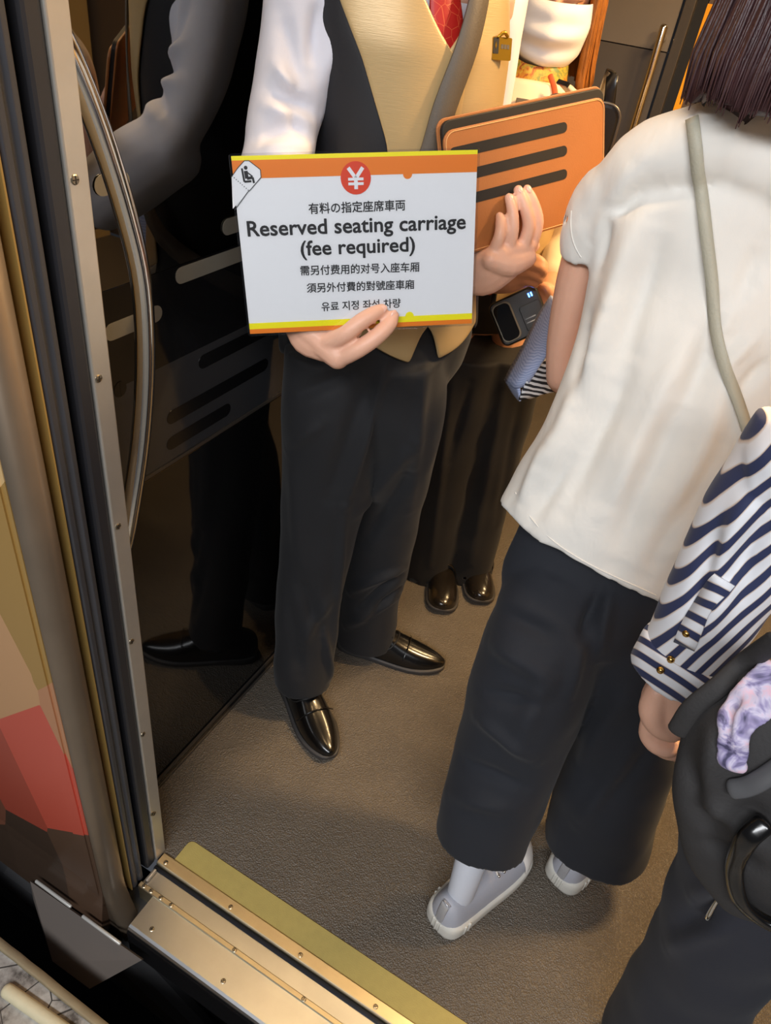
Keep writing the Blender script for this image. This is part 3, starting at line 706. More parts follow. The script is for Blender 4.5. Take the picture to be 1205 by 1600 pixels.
# ---- waistcoat: two satin fronts and a black back
ZV = np.linspace(0, 1, 25)
def seam(z, sd=1): return float(np.interp(z, [.95, 1.10, 1.22, 1.30, 1.39, 1.46, 1.54], [48, 36, 25, 30, 44, 60, 80] if sd < 0 else [50, 44, 44, 48, 60, 74, 84]))
def cen(z): return float(np.interp(z, [.95, .99, 1.03, 1.07, 1.38, 1.42, 1.47, 1.55], [10, 6, 2, -7, -8, 2, 12, 28]))
def hem(u): return 1.02 - .045 * (1 - u) ** 1.0
def ztop(u): return 1.548 - .02 * u
def panel(sd):
    b = bmesh.new(); rows = []
    for v in np.linspace(0, 1, 34):
        row = []
        for u in np.linspace(0, 1, 18):
            z = hem(u) + (ztop(u) - hem(u)) * v
            p0, p1 = cen(z), seam(z, sd); p = torp(sd * (p0 + (p1 - p0) * u), z, .012 + (.003 if sd < 0 else 0) + .004 * math.sin(9 * v + 4 * u) * (1 - u))
            row.append(p)
        rows.append(row)
    skin_rings(b, rows, closed=False); return b
vr = obj('vest_front', panel(-1), 'satin_gold', man, solid=.004, sub=1, label='gold satin waistcoat front'); vl = obj('vest_front', panel(1), 'satin_gold', man, solid=.004, sub=1, label='gold satin waistcoat front')
b = bmesh.new(); rows = []
for z in np.linspace(1.005, 1.535, 30):
    rows.append([torp(q, z, .010) for q in np.linspace(seam(z, 1) - 1.5, 360 - seam(z, -1) + 1.5, 48)])
skin_rings(b, rows, closed=False); obj('vest_back', b, 'vest_black', man, solid=.004, sub=1, label='black waistcoat back')
# tie
b = bmesh.new(); rows = []
for z, hw in ((1.555, .014), (1.54, .018), (1.52, .014), (1.49, .020), (1.45, .025), (1.41, .029), (1.35, .032), (1.28, .034)):
    c0 = torp(0, z, .008); rows.append([c0 - ML * hw, c0 - ML * hw * .5 + MF * .004, c0 + MF * .006, c0 + ML * hw * .5 + MF * .004, c0 + ML * hw])
skin_rings(b, rows, closed=False); obj('tie', b, 'tie_red', man, solid=.004, sub=1, label='red patterned necktie')
# ---- trousers
bm = bmesh.new()
rings = [[torp(q, z, ad) for q in range(0, 360, 10)] for z, ad in ((1.10, .001), (1.04, .004), (.98, .006), (.93, .002), (.89, -.008), (.85, -.022), (.81, -.04), (.78, -.06))]
skin_rings(bm, rings)
limb(bm, [(530, 545, 1.035, 84, .95), (524, 620, 1.03, 84, .95), (515, 700, 1.03, 74, .9), (505, 790, 1.03, 64, .85), (488, 890, 1.015, 54, .85), (477, 990, 1.0, 47, .9), (473, 1064, .99, 43, .95)], n=32, k=4, round_ends=False, hollow=.006, power=2.2)
limb(bm, [(622, 545, 1.065, 76, .95), (626, 630, 1.09, 70, .95), (622, 710, 1.14, 60, .9), (604, 800, 1.195, 52, .9), (588, 890, 1.22, 48, .9), (575, 960, 1.235, 46, .95), (571, 994, 1.24, 46, .95)], n=32, k=4, round_ends=False, hollow=.006, power=2.2)
fl = []
def F(a, b, y, wd, am): fl.append((a, b, wd, am * 1.35))
F((606, 560), (540, 790), .965, .010, .006); F((540, 790), (514, 1060), .945, .010, .006); F((575, 600), (515, 780), .98, .018, -.006)
F((470, 900), (505, 1000), .94, .016, -.005); F((460, 720), (470, 900), .955, .02, .005); F((455, 620), (550, 585), .97, .014, -.006); F((520, 930), (470, 1010), .94, .014, .005)
F((648, 690), (560, 800), 1.11, .016, .008); F((640, 740), (570, 850), 1.12, .014, -.008); F((625, 900), (560, 950), 1.17, .010, -.008); F((632, 885), (548, 925), 1.17, .012, .008); F((622, 935), (540, 980), 1.18, .012, .006)
F((668, 560), (640, 800), 1.08, .012, .004); F((640, 905), (575, 965), 1.1, .008, -.007); F((448, 700), (505, 660), 1, .012, .004); F((508, 985), (516, 1062), 1, .007, .006); F((452, 930), (468, 1055), 1, .014, -.004)
organic('trousers', bm, 'suit_black', man, voxel=.005, smooth=12, folds=fl, wob=.006, wscale=10, label='black pleated trousers')
# ---- shoes
def dress_laces(up_o, P, l, L):
    for k, x in enumerate((.36, .41, .46)):
        b = bmesh.new(); tube(b, [P(x, -.16, .083 - .045 * (x - .3)), P(x + .01, 0, .101 - .07 * (x - .36)), P(x, .18, .083 - .045 * (x - .3))], [.0030] * 3, n=6); obj('shoelace', b, 'lace_black', up_o)
    b = bmesh.new()
    for sd in (-1, 1): tube(b, [P(.43, 0, .098), P(.46, sd * .16, .104), P(.49, sd * .24, .094), P(.45, sd * .10, .095)], [.0028] * 4, n=6)
    obj('lace_bow', b, 'lace_black', up_o)
    b = bmesh.new(); tube(b, [P(.30, -.37, .045), P(.47, -.36, .055), P(.53, -.16, .073), P(.54, .02, .0745), P(.53, .20, .073), P(.47, .40, .055), P(.30, .38, .045)], [.0020] * 7, n=6); obj('quarter_seam', b, 'lace_black', up_o)
    b = bmesh.new(); tube(b, [P(.63, -.44, .040), P(.645, -.2, .0625), P(.65, .03, .067), P(.645, .26, .0625), P(.63, .50, .040)], [.0016] * 5, n=6); obj('vamp_crease', b, 'leather_black', up_o)
a = Z(517, 1186, .012); an = Z(483, 1078, .09); dr_ = Vector((a.x - an.x, a.y - an.y, 0)).normalized()
u1, P1, f1, l1 = shoe(man, (a.x - dr_.x * .292, a.y - dr_.y * .292, 0), a, .292, .100, 'leather_black', 'sole_black', lab='polished black leather lace-up shoe'); dress_laces(u1, P1, l1, .292)
a = Z(689, 1040, .012); h_ = Z(530, 996, .012)
u2, P2, f2, l2 = shoe(man, (h_.x, h_.y, 0), a, .296, .100, 'leather_black', 'sole_black', lab='polished black leather lace-up shoe'); dress_laces(u2, P2, l2, .296)
# ---- shoulder bag: strap across the chest, flat pouch behind the right hip
bag = empty('shoulder_bag', tuple(torp(-140, .90, .04)), 'taupe shoulder strap crossing the gold waistcoat, with a flat black pouch', 'bag')
def ribbon(path, nrm, hw, k=4):
    b = bmesh.new(); pts, _ = catmull(path, [(0,)] * len(path), k); T_ = frames(pts); rows = []
    for p, tt in zip(pts, T_):
        nn = nrm(p); ac = tt.cross(nn).normalized(); rows.append([p - ac * hw, p + nn * hw * .012, p + ac * hw])
    skin_rings(b, rows, closed=False); return b
radial = lambda p: Vector((p.x - MC.x, p.y - MC.y, 0)).normalized()
STRAP = [(150, 1.50, .03), (120, 1.545, .03), (70, 1.56, .03), (26, 1.53, .026), (13, 1.48, .026), (5, 1.42, .026), (-2, 1.35, .026), (-8, 1.28, .026), (-22, 1.18, .028), (-56, 1.08, .030), (-100, 1.02, .034), (-135, .985, .036)]
obj('strap', ribbon([torp(a, z, ad) for a, z, ad in STRAP], radial, .0165), 'strap_taupe', bag, solid=.003, label='taupe woven strap')
b = bmesh.new(); c0 = torp(-140, .95, .036); nn = radial(c0); ac = Vector((0, 0, 1)).cross(nn)
tube(b, [c0 - ac * .05, c0 + ac * .05], [(.045, .016), (.045, .016)], n=20, k=1, ref=nn, power=4); obj('pouch', b, 'suit_black', bag)

# ================================================================== THE SIGN
for nm, c, rg_ in (('sign_white', (240, 240, 242), .4), ('sign_yellow', (250, 238, 0), .45), ('sign_orange', (240, 130, 22), .45), ('sign_red', (226, 66, 26), .45), ('sign_black', (26, 24, 26), .5)): M(nm, rgb(*c), rg_)
SW, SH = .297, .210
sg = empty('reserved_seating_sign', tuple((SG[2] + SG[3]) / 2), 'laminated white and orange sign reading Reserved seating carriage (fee required)', 'sign')
TL = SG[0]; bord = .0026
def S(u, v, off=0.): return TL + s_u * u + s_v * v + s_n * off            # metres from the top left corner of the sheet
W_, H_ = (SG[1] - SG[0]).length, (SG[3] - SG[0]).length
def suv(px, py): q = sign_at(px, py) - TL; return q.dot(s_u), q.dot(s_v)
def flat(name, pts, off, mat, th=.00025, parent=None, lab=None):
    b = bmesh.new(); skin_rings(b, [[S(u, v, off) for u, v in pts], [S(u, v, off + th) for u, v in pts]]); return obj(name, b, mat, parent or sg, smooth=False, label=lab)
def rrect(u0, v0, u1, v1, r=0.0, n=5):
    if r <= 0: return [(u0, v0), (u1, v0), (u1, v1), (u0, v1)]
    o = []
    for cu, cv, a0 in ((u1 - r, v0 + r, -90), (u1 - r, v1 - r, 0), (u0 + r, v1 - r, 90), (u0 + r, v0 + r, 180)):
        o += [(cu + r * math.cos(math.radians(a0 + 90 * i / n)), cv + r * math.sin(math.radians(a0 + 90 * i / n))) for i in range(n + 1)]
    return o
def disc(u, v, r, a0=0, a1=360, n=28): return [(u + r * math.cos(math.radians(a0 + (a1 - a0) * i / n)), v + r * math.sin(math.radians(a0 + (a1 - a0) * i / n))) for i in range(n + (0 if a1 - a0 == 360 else 1))]
flat('paper', rrect(bord, bord, W_ - bord, H_ - bord), -.0004, 'sign_white', .0004)
flat('laminate', rrect(0, 0, W_, H_, .004), .0012, 'clear_laminate', .0004, lab='clear plastic laminate')
flat('laminate_rim', rrect(0, 0, W_, H_, .004), -.0011, 'clear_laminate', .0004)
ub, ue = bord, W_ - bord
def band(name, v0, v1, mat): flat(name, rrect(ub, v0, ue, v1), .0001, mat, .0002)
v_y1 = suv(556, 250)[1]; v_o1 = suv(556, 272)[1] - .0005; v_b0 = suv(560, 501)[1]; v_b1 = suv(560, 510)[1]
v_y1 = suv(700, 242)[1]; v_o1 = suv(700, 270)[1]; v_b0 = suv(700, 491)[1]; v_b1 = suv(700, 500)[1]
band('yellow_band', bord, v_y1, 'sign_yellow'); band('orange_band', v_y1, v_o1, 'sign_orange'); band('yellow_band', v_b0, v_b1, 'sign_yellow'); band('orange_band', v_b1, H_ - bord, 'sign_orange')
u, v = suv(637, 272); flat('half_dot', disc(u, v_o1 - .0001, .0055, 0, 180, 14), .0001, 'sign_orange', .0002)
u, v = suv(640, 495); flat('half_dot', disc(u, v_b0 + .0001, .0055, 180, 360, 14), .0001, 'sign_yellow', .0002)
u, v = suv(556, 278); flat('yen_disc', disc(u, v, .0178), .0004, 'sign_red', .0002, lab='red disc with a white yen mark')
# yen mark
yb_ = .0105
def stroke(p, q, wd, off=.0007, mat='sign_white', name='yen_stroke'):
    (a, b_), (c, d) = p, q; L_ = math.hypot(c - a, d - b_); nx, ny = -(d - b_) / L_ * wd / 2, (c - a) / L_ * wd / 2
    flat(name, [(a + nx, b_ + ny), (c + nx, d + ny), (c - nx, d - ny), (a - nx, b_ - ny)], off, mat, .0002)
stroke((u - .0085, v - .011), (u, v + .0005), .0042); stroke((u + .0085, v - .011), (u, v + .0005), .0042); stroke((u, v - .001), (u, v + .012), .0042)
stroke((u - .009, v + .0012), (u + .009, v + .0012), .0030, .0009); stroke((u - .009, v + .0062), (u + .009, v + .0062), .0030, .0009)
# seat pictogram at the top left
pl = [suv(*p) for p in ((372, 262), (382, 251), (389, 251), (407, 265), (408, 277), (391, 298), (364, 326), (362, 275))]
flat('icon_plate', pl, .0004, 'sign_white', .0002)
for p, q in (((362, 276), (372, 262)), ((372, 262), (382, 251)), ((382, 251), (389, 251)), ((389, 251), (407, 265)), ((407, 265), (408, 277)), ((408, 277), (391, 297)), ((391, 297), (388, 299)), ((388, 299), (367, 328))): stroke(suv(*p), suv(*q), .0008, .0007, 'sign_black', 'icon_outline')
for k in range(9):
    a, c = suv(363, 275), suv(388, 297); uu, vv_ = a[0] + (c[0] - a[0]) * k / 8, a[1] + (c[1] - a[1]) * k / 8; flat('icon_dot', disc(uu, vv_, .0006, n=8), .0007, 'sign_black', .0002)
flat('icon_head', disc(*suv(384, 262), .0021, n=14), .0007, 'sign_black', .0002)
for p, q, wd in (((378, 263), (382, 284), .0022), ((382, 284), (393, 283), .0022), ((384, 267), (386, 279), .0042), ((386, 279), (395, 277), .0030), ((395, 277), (397, 286), .0024), ((385, 268), (395, 276), .0014)): stroke(suv(*p), suv(*q), wd, .0007, 'sign_black', 'icon_seat')
# lettering
def text(txt, pl_, pr_, name, bold=0., hk=1.):
    cu = bpy.data.curves.new(name, 'FONT'); cu.body = txt; cu.size = 1; cu.align_x = 'LEFT'; cu.resolution_u = 3
    o = bpy.data.objects.new(name, cu); COL.objects.link(o)
    dg = bpy.context.evaluated_depsgraph_get(); dg.update(); me = bpy.data.meshes.new_from_object(o.evaluated_get(dg), depsgraph=dg); bpy.data.objects.remove(o)
    co = np.empty(len(me.vertices) * 3); me.vertices.foreach_get('co', co); co = co.reshape(-1, 3)
    fc = [list(p.vertices) for p in me.polygons]
    x0, x1 = co[:, 0].min(), co[:, 0].max()
    a, c = suv(*pl_), suv(*pr_); L_ = math.hypot(c[0] - a[0], c[1] - a[1]); k = L_ / (x1 - x0); ky = k * hk
    du, dv = (c[0] - a[0]) / L_, (c[1] - a[1]) / L_
    vs, fs = [], []
    sh = [(0, 0)] if not bold else [(bold * math.cos(q), bold * math.sin(q)) for q in [i * math.pi / 4 for i in range(8)]]
    for n_, (ox, oy) in enumerate(sh):                       # heavier strokes: the outline struck several times
        base = len(vs)
        vs += [tuple(S(a[0] + (x - x0) * k * du + y * ky * dv + ox, a[1] + (x - x0) * k * dv - y * ky * du + oy, .0006 + n_ * .00002)) for x, y, z in co]
        fs += [[q + base for q in f_] for f_ in fc]
    m2 = bpy.data.meshes.new(name); m2.from_pydata(vs, [], fs); m2.update()
    return obj(name, m2, 'sign_black', sg, smooth=False, label='black lettering')
text('有料の指定座席車両', (483, 333), (633, 327), 'lettering', .0002)
text('Reserved seating carriage', (388, 369), (727, 357), 'lettering', .0005, .93)
text('(fee required)', (471, 399), (648, 392), 'lettering', .0005, .93)
text('需另付费用的对号入座车厢', (470, 429), (655, 423), 'lettering', .00018)
text('須另外付費的對號座車廂', (480, 456), (647, 450), 'lettering', .00018)
text('유료 지정 좌석 차량', (503, 485), (626, 479), 'lettering', .00018)

# ================================================================== THE DOCUMENT CASE
M('case_tan', rgb(166, 104, 56), .5, var=.05, vscale=30, bump=.2, bscale=500); M('case_black', rgb(24, 22, 22), .6); M('case_edge', rgb(214, 160, 104), .5)
cs = empty('document_case', tuple(CT + c_u * CW / 2 + c_v * CH), 'tan leather document case with three black slots', 'case')
def Cc(u, v, w): return CT + c_u * u + c_v * v + c_n * w
def cflat(name, pts, w0, w1, mat, bev=0, parent=None):
    b = bmesh.new(); skin_rings(b, [[Cc(u, v, w0) for u, v in pts], [Cc(u, v, w1) for u, v in pts]]); return obj(name, b, mat, parent or cs, smooth=False, bevel=bev)
cflat('back_cover', rrect(-.004, -.014, CW + .004, CH + .004, .014), -.014, -.011, 'case_tan', .001)
cflat('document_pad', rrect(.0, -.011, CW + .001, CH, .013), -.011, -.004, 'case_black', .001)
fcv = cflat('front_cover', rrect(-.002, 0, CW, CH + .003, .016), -.004, 0, 'case_tan', .0012)
b = bmesh.new(); pts = rrect(.001, .0025, CW - .0025, CH, .0145); q = [Cc(u, v, .0002) for u, v in pts]; tube(b, q + [q[0]], [.0007] * (len(q) + 1), n=6, k=1, ref=c_n, round_ends=False); obj('edge_stitch', b, 'case_edge', fcv)
for py in (198, 234.5, 271):
    e = clip_at(886, py) - CT; ue_, ve = e.dot(c_u), e.dot(c_v)
    sl = cflat('slot', rrect(.006, ve - .0068, ue_, ve + .0068, .0066), -.0005, .0006, 'case_black')

# ================================================================== helper: a point on a finished surface seen from the lens
def bvh(o):
    dg = bpy.context.evaluated_depsgraph_get(); dg.update(); ev = o.evaluated_get(dg); me = ev.to_mesh()
    t_ = BVHTree.FromPolygons([v.co.copy() for v in me.vertices], [tuple(p.vertices) for p in me.polygons]); ev.to_mesh_clear(); return t_
def hit(tree, px, py, off=0.0):
    d_ = Vector(ray(px, py)).normalized(); q = tree.ray_cast(Vector(CAM), d_)
    if q[0] is None: return None, None
    nn = q[1] if q[1].dot(d_) < 0 else -q[1]
    return q[0] + nn * off, nn
def sheet(rows, k=3):
    """smooth cloth sheet through rows of points"""
    rows = [catmull([Vector(p) for p in r], [(0,)] * len(r), k)[0] for r in rows]
    cols = list(zip(*rows)); cols = [catmull(list(c), [(0,)] * len(c), k)[0] for c in cols]
    b = bmesh.new(); skin_rings(b, [list(r) for r in zip(*cols)], closed=False); return b
def bob_hair(name, parent, mat, c, l, f, up, s, ph0, ph1, z_end, n_lock=110, seed=1, flick=0., back_drop=0., thin=1.):
    """a bob: a thick C-shaped shell grooved into strands, with loose thin locks at its surface"""
    rnd = random.Random(seed); b = bmesh.new(); ncol = 150
    ev = [(1.0, .02), (.97, .25), (.88, .5), (.72, .72), (.5, .88), (.25, .97), (0, 1.0)]
    prof = [(.118 * a, r_) for a, r_ in ev] + [(-k * .25, 1.0 + .03 * k) for k in (1, 2, 3, 4)]
    jit = [noise.noise(Vector((i * .21, seed, 0))) * .014 + rnd.uniform(-.004, .004) for i in range(ncol)]
    def pt(i, lev, inner):
        ph = ph0 + (ph1 - ph0) * i / (ncol - 1); q = math.radians(ph); dr = l * math.sin(q) + f * math.cos(q)
        z, r_ = prof[lev]; zend = z_end + back_drop * (1 - abs(((ph % 360) - 180) / 180)) + jit[i]
        if z < 0: z = z * zend
        g = .006 * noise.noise(Vector((i * .45, lev * .12, seed))) + .004 * noise.noise(Vector((i * 1.7, lev * .2, seed + 3)))
        ra = .100 * r_ + g * (1 if r_ > .4 else 0) + (flick * max(0, lev - 9) / 2)
        if lev == len(prof) - 1: ra -= .006
        if inner: ra = max(.004, ra - .016); z = min(z, .105)
        return c + (dr * ra * (1.06 if abs(math.cos(q)) > .6 else .98) + up * z - f * .012) * s
    rings = []
    for lev in range(len(prof)):
        rings.append([pt(i, lev, False) for i in range(ncol)] + [pt(i, lev, True) for i in range(ncol - 1, -1, -1)])
    skin_rings(b, rings)
    for i in range(n_lock):
        k = rnd.randrange(ncol); st = rnd.randrange(3, 7); P = [pt(k, lv, False) + up * 0 for lv in range(st, len(prof))]
        off = rnd.uniform(-.0015, .003); dx = Vector((rnd.uniform(-1, 1), rnd.uniform(-1, 1), 0)) * .004
        P = [p + (p - c - up * (p - c).dot(up)).normalized() * off + dx * (j / len(P)) ** 2 for j, p in enumerate(P)]
        P[-1] = P[-1] - up * rnd.uniform(-.004, .007)
        tube(b, P, [.0014] + [.0022] * (len(P) - 2) + [.0006], n=4, k=1)
    return obj(name, b, mat, parent)

# ================================================================== NAME BADGE on the waistcoat
M('badge_gold', rgb(190, 150, 50), .3, .8)
bc, bn = hit(bvh(vl), 779, 77, .004); bn = (bn + (Vector(CAM) - bc).normalized() * .6).normalized(); bu = Vector((0, 0, 1)).cross(bn).normalized(); bw = bn.cross(bu)
nb = empty('name_badge', tuple(bc), 'small gold and black name badge pinned to the gold waistcoat', 'badge')
def bflat(name, pts, o0, o1, mat):
    b = bmesh.new(); skin_rings(b, [[bc + bu * x + bw * y + bn * o for x, y in pts] for o in (o0, o1)]); return obj(name, b, mat, nb, smooth=False)
bflat('plate', rrect(-.0165, -.013, .0165, .013, .002), 0, .0018, 'badge_gold')
bflat('dark_field', rrect(-.0155, -.006, -.006, .012, .001), .0018, .0021, 'case_black')
bflat('emblem', [(-.0125, .003), (-.011, .008), (-.0095, .003), (-.011, -.001)], .0021, .0024, 'badge_gold')
for x in (-.002, .003, .008): bflat('name_character', rrect(x, .0, x + .004, .005, 0), .0018, .0021, 'strap_taupe')
b = bmesh.new(); tube(b, [bc + bw * .013 + bn * .002 - bu * .008, bc + bw * .018 + bn * .004, bc + bw * .014 + bn * .002 + bu * .008], [.002, .0025, .002], n=8); obj('clip', b, 'badge_gold', nb)
# ================================================================== MASKED STAFF MEMBER
WC = Vector((-.545, 1.65, 0)); WF = Vector((.32, -.95, 0)).normalized(); WL = Vector((0, 0, 1)).cross(WF)
w2 = empty('person', (WC.x, WC.y, 0), 'person in a white face mask and patterned neck scarf behind the tan case', 'person')
M('mask_white', rgb(232, 230, 232), .75, bump=.12, bscale=500); M('shirt_cream', rgb(232, 214, 186), .7, bump=.1, bscale=700)
mt = M('scarf_print', rgb(150, 140, 60), .5)
t = NTof(mt); f0 = t.noise(38, 3, .6, dist=1.2)
t.link(t.ramp(f0, [(.34, rgb(120, 34, 44)), (.43, rgb(196, 120, 40)), (.50, rgb(206, 172, 64)), (.58, rgb(138, 140, 62)), (.68, rgb(110, 132, 80))]), t.bsdf.inputs['Base Color'])
M('scarf_edge', rgb(120, 26, 40), .5); M('lanyard_orange', rgb(216, 92, 36), .55); M('device_black', rgb(18, 17, 17), .3); M('led_blue', (.05, .2, 1.0), .4, emit=14.)
M('device_rim', rgb(90, 84, 72), .35, .6)
hc2 = D(870, 2, 1.44)
wtor = [(.86, .150, .120), (.95, .152, .118), (1.05, .132, .104), (1.15, .130, .108), (1.22, .134, .116), (1.28, .134, .104), (1.315, .118, .082), (1.34, .085, .068)]
def wtp(phi, z, add=0.):
    zs = [q[0] for q in wtor]; a, b_ = [float(np.interp(z, zs, [q[i] for q in wtor])) + add for i in (1, 2)]; q = math.radians(phi)
    return WC + WF * b_ * math.cos(q) + WL * a * math.sin(q) + Vector((0, 0, z))
bm = bmesh.new()
tube(bm, [WC + Vector((0, 0, .85)), WC + Vector((0, 0, 1.22))], [(.10, .08), (.09, .07)], n=18, k=1, ref=WF)
nk = hc2 - Vector((0, 0, .10)) - WF * .012
tube(bm, [WC + Vector((0, 0, 1.22)), nk], [.05, .050], n=16, k=1, ref=WF)
fr_w = head(bm, hc2, WF + Vector((0, 0, -.10)), WF * .10 + Vector((0, 0, 1)), .96)
HA = [(662, 893, 1.63), (690, 760, 1.62), (712, 650, 1.60)]; HB = [(728, 890, 1.70), (757, 760, 1.68), (778, 650, 1.66)]
for HH, sd in ((HA, -1), (HB, 1)):
    tube(bm, [Y(*HH[0]) - Vector((0, 0, .05)), Y(*HH[1]), Y(*HH[2]), WC + WL * sd * .08 + Vector((0, 0, .92))], [.025, .034, .04, .05], n=14)
wRS, wRE, wRW = wtp(-90, 1.27), WC - WL * .20 + WF * .06 + Vector((0, 0, 1.03)), Y(772, 440, 1.40)
wLS, wLE, wLW = wtp(90, 1.27), WC + WL * .165 + WF * .04 + Vector((0, 0, 1.02)), Y(862, 452, 1.45)
for a_, e_, h_ in ((wRS, wRE, wRW), (wLS, wLE, wLW)):
    tube(bm, [WC + Vector((0, 0, 1.26)), a_, (a_ + e_) / 2, e_], [.035, .034, .032, .030], n=14); tube(bm, [e_, (e_ + h_) / 2, h_], [.034, .031, (.026, .021)], n=14)
# right hand reaching across under the case, fingers pointing to the right
def W(px, py, y): return Y(px, py, y)
tube(bm, [wRW, W(790, 432, 1.39), W(815, 424, 1.385)], [(.026, .022), (.034, .022), (.032, .018)], n=14)
for pts in ([(812, 412, 1.380), (832, 404, 1.375), (846, 410, 1.375), (852, 418, 1.38)], [(814, 420, 1.376), (834, 414, 1.37), (848, 420, 1.372), (850, 428, 1.378)], [(812, 430, 1.378), (830, 427, 1.372), (842, 432, 1.375), (845, 438, 1.38)], [(808, 438, 1.382), (822, 438, 1.378), (834, 441, 1.38), (836, 445, 1.385)]):
    finger(bm, [W(*p) for p in pts], (.0125, .0110, .0098, .0078))
finger(bm, [W(792, 420, 1.378), W(812, 406, 1.37), W(826, 398, 1.375)], (.014, .012, .009))
# left hand holding the device
tube(bm, [wLW, W(858, 462, 1.44), W(852, 478, 1.435)], [(.026, .02), (.032, .018), (.028, .016)], n=14)
for k in range(4): finger(bm, [W(848, 472 + k * 9, 1.432), W(838, 476 + k * 10, 1.425), W(832, 482 + k * 10, 1.43)], (.011, .0095, .0075))
finger(bm, [W(862, 466, 1.435), W(856, 452, 1.428), W(846, 446, 1.43)], (.012, .011, .008))
wb_ = organic('body', bm, 'skin_warm', w2, voxel=.0034, smooth=2)
face_parts(wb_, hc2, *fr_w, .96, lips=False)
l_, f_, u_ = fr_w
# mask
rows = []
for v in np.linspace(0, 1, 22):
    row = []
    for u in np.linspace(-1, 1, 21):
        z = .012 - .125 * v - .010 * (1 - abs(u)) * v
        fr0 = float(np.interp(v, [0, .2, .4, .6, .8, 1.0], [.104, .122, .126, .116, .102, .066])) 
        half = float(np.interp(v, [0, .3, .7, 1.0], [.072, .077, .068, .040]))
        an = u * math.radians(82); pl_ = .006 * math.sin(v * 19) * (1 - u * u)
        row.append(hc2 + (l_ * half * math.sin(an) * 1.03 + f_ * (.018 + (fr0 - .018 + pl_) * math.cos(an) ** .8 + .008 * max(0, 1 - abs(u) * 4) * (1 - abs(v - .3) * 2)) + u_ * z) * .97)
    rows.append(row)
b = bmesh.new(); skin_rings(b, rows, closed=False); mk = obj('face_mask', b, 'mask_white', w2, solid=.003, sub=1, label='white pleated face mask')
for sd in (-1, 1):
    for z0 in (.0, -.075):
        b = bmesh.new(); tube(b, [hc2 + (l_ * sd * .072 + f_ * .03 + u_ * z0) * .97, hc2 + (l_ * sd * .084 + f_ * -.005 + u_ * (z0 * .5 + .01)) * .97, hc2 + (l_ * sd * .082 - f_ * .028 + u_ * .005) * .97], [.0018] * 3, n=6); obj('ear_loop', b, 'mask_white', mk)
bob_hair('hair', w2, 'hair_ginger', hc2 + u_ * .006, l_, f_, u_, .96, 48, 312, .150, 260, 5, flick=.02, thin=.55)
# neck scarf
sc_c = nk * .55 + (WC + Vector((0, 0, 1.29))) * .45 + WF * .012
b = bmesh.new(); rg = []
for dz, ra in ((.045, .056), (.03, .062), (.01, .066), (-.008, .070), (-.022, .073)):
    rg.append([sc_c + (WF * math.cos(q) * 1.05 + WL * math.sin(q)) * (ra + .0025 * math.sin(q * 7 + dz * 90)) + Vector((0, 0, dz - .016 * max(0, math.cos(q)))) for q in [i * math.pi / 16 for i in range(32)]])
skin_rings(b, rg, cap=(False, False)); sf = obj('neck_scarf', b, 'scarf_print', w2, solid=.004, sub=1, label='olive, gold and maroon printed neck scarf')
b = bmesh.new(); q = [p + Vector((0, 0, -.002)) for p in rg[-1]]; tube(b, q + [q[0]], [.0045] * 33, n=8, k=1, ref=(0, 0, 1), round_ends=False); obj('scarf_hem', b, 'scarf_edge', sf)
# shirt
bm = bmesh.new(); skin_rings(bm, [[wtp(q, z) for q in range(0, 360, 12)] for z in (.93, 1.0, 1.08, 1.16, 1.22, 1.28, 1.315, 1.335)])
for a_, e_, h_ in ((wRS, wRE, wRW), (wLS, wLE, wLW)):
    tube(bm, [WC * .4 + a_ * .6 + Vector((0, 0, 1.27 * .4)), a_, (a_ + e_) / 2, e_], [.052, .050, .046, .044], n=18); tube(bm, [e_, (e_ + h_) / 2, e_ * .25 + h_ * .75], [.048, .044, .038], n=18)
ws2 = organic('shirt', bm, 'shirt_cream', w2, voxel=.006, smooth=4, wob=.004, wscale=16, label='cream uniform shirt')
b = bmesh.new(); skin_rings(b, [[sc_c + (WF * math.cos(q) * 1.1 + WL * math.sin(q)) * ra + Vector((0, 0, dz - .03 * max(0, math.cos(q)))) for q in [i * math.pi / 12 for i in range(24)]] for dz, ra in ((-.02, .072), (-.035, .080), (-.05, .100))], cap=(False, False)); obj('collar', b, 'shirt_cream', ws2, solid=.004)
# epaulette on her left shoulder
ep = wtp(80, 1.30, .012); b = bmesh.new(); fr0 = (wtp(88, 1.265, .03) - wtp(40, 1.335, .012)).normalized()
ac = fr0.cross(Vector((0, 0, 1))).normalized(); un = ac.cross(fr0)
obox(b, D(893, 146, 1.40), fr0, ac, un, (-.028, -.017, -.003), (.022, .017, .003)); epo = obj('epaulette', b, 'shirt_cream', w2, smooth=False, bevel=.002)
b = bmesh.new(); obox(b, D(893, 146, 1.40), fr0, ac, un, (-.031, -.018, -.004), (-.026, .018, .0045)); obj('epaulette_edge', b, 'device_black', epo, smooth=False)
# gold waistcoat fronts
for sd in (-1, 1):
    rows = []
    for v in np.linspace(0, 1, 16):
        rows.append([wtp(sd * (float(np.interp(v, [0, .1, .2, 1], [12, 7, 5, 42])) * (1 - u) + 96 * u), (.93 - .03 * (1 - u)) * (1 - v) + 1.30 * v, .014) for u in np.linspace(0, 1, 12)])
    b = bmesh.new(); skin_rings(b, rows, closed=False); obj('vest_front', b, 'satin_gold', w2, solid=.004, sub=1, label='gold satin waistcoat front')
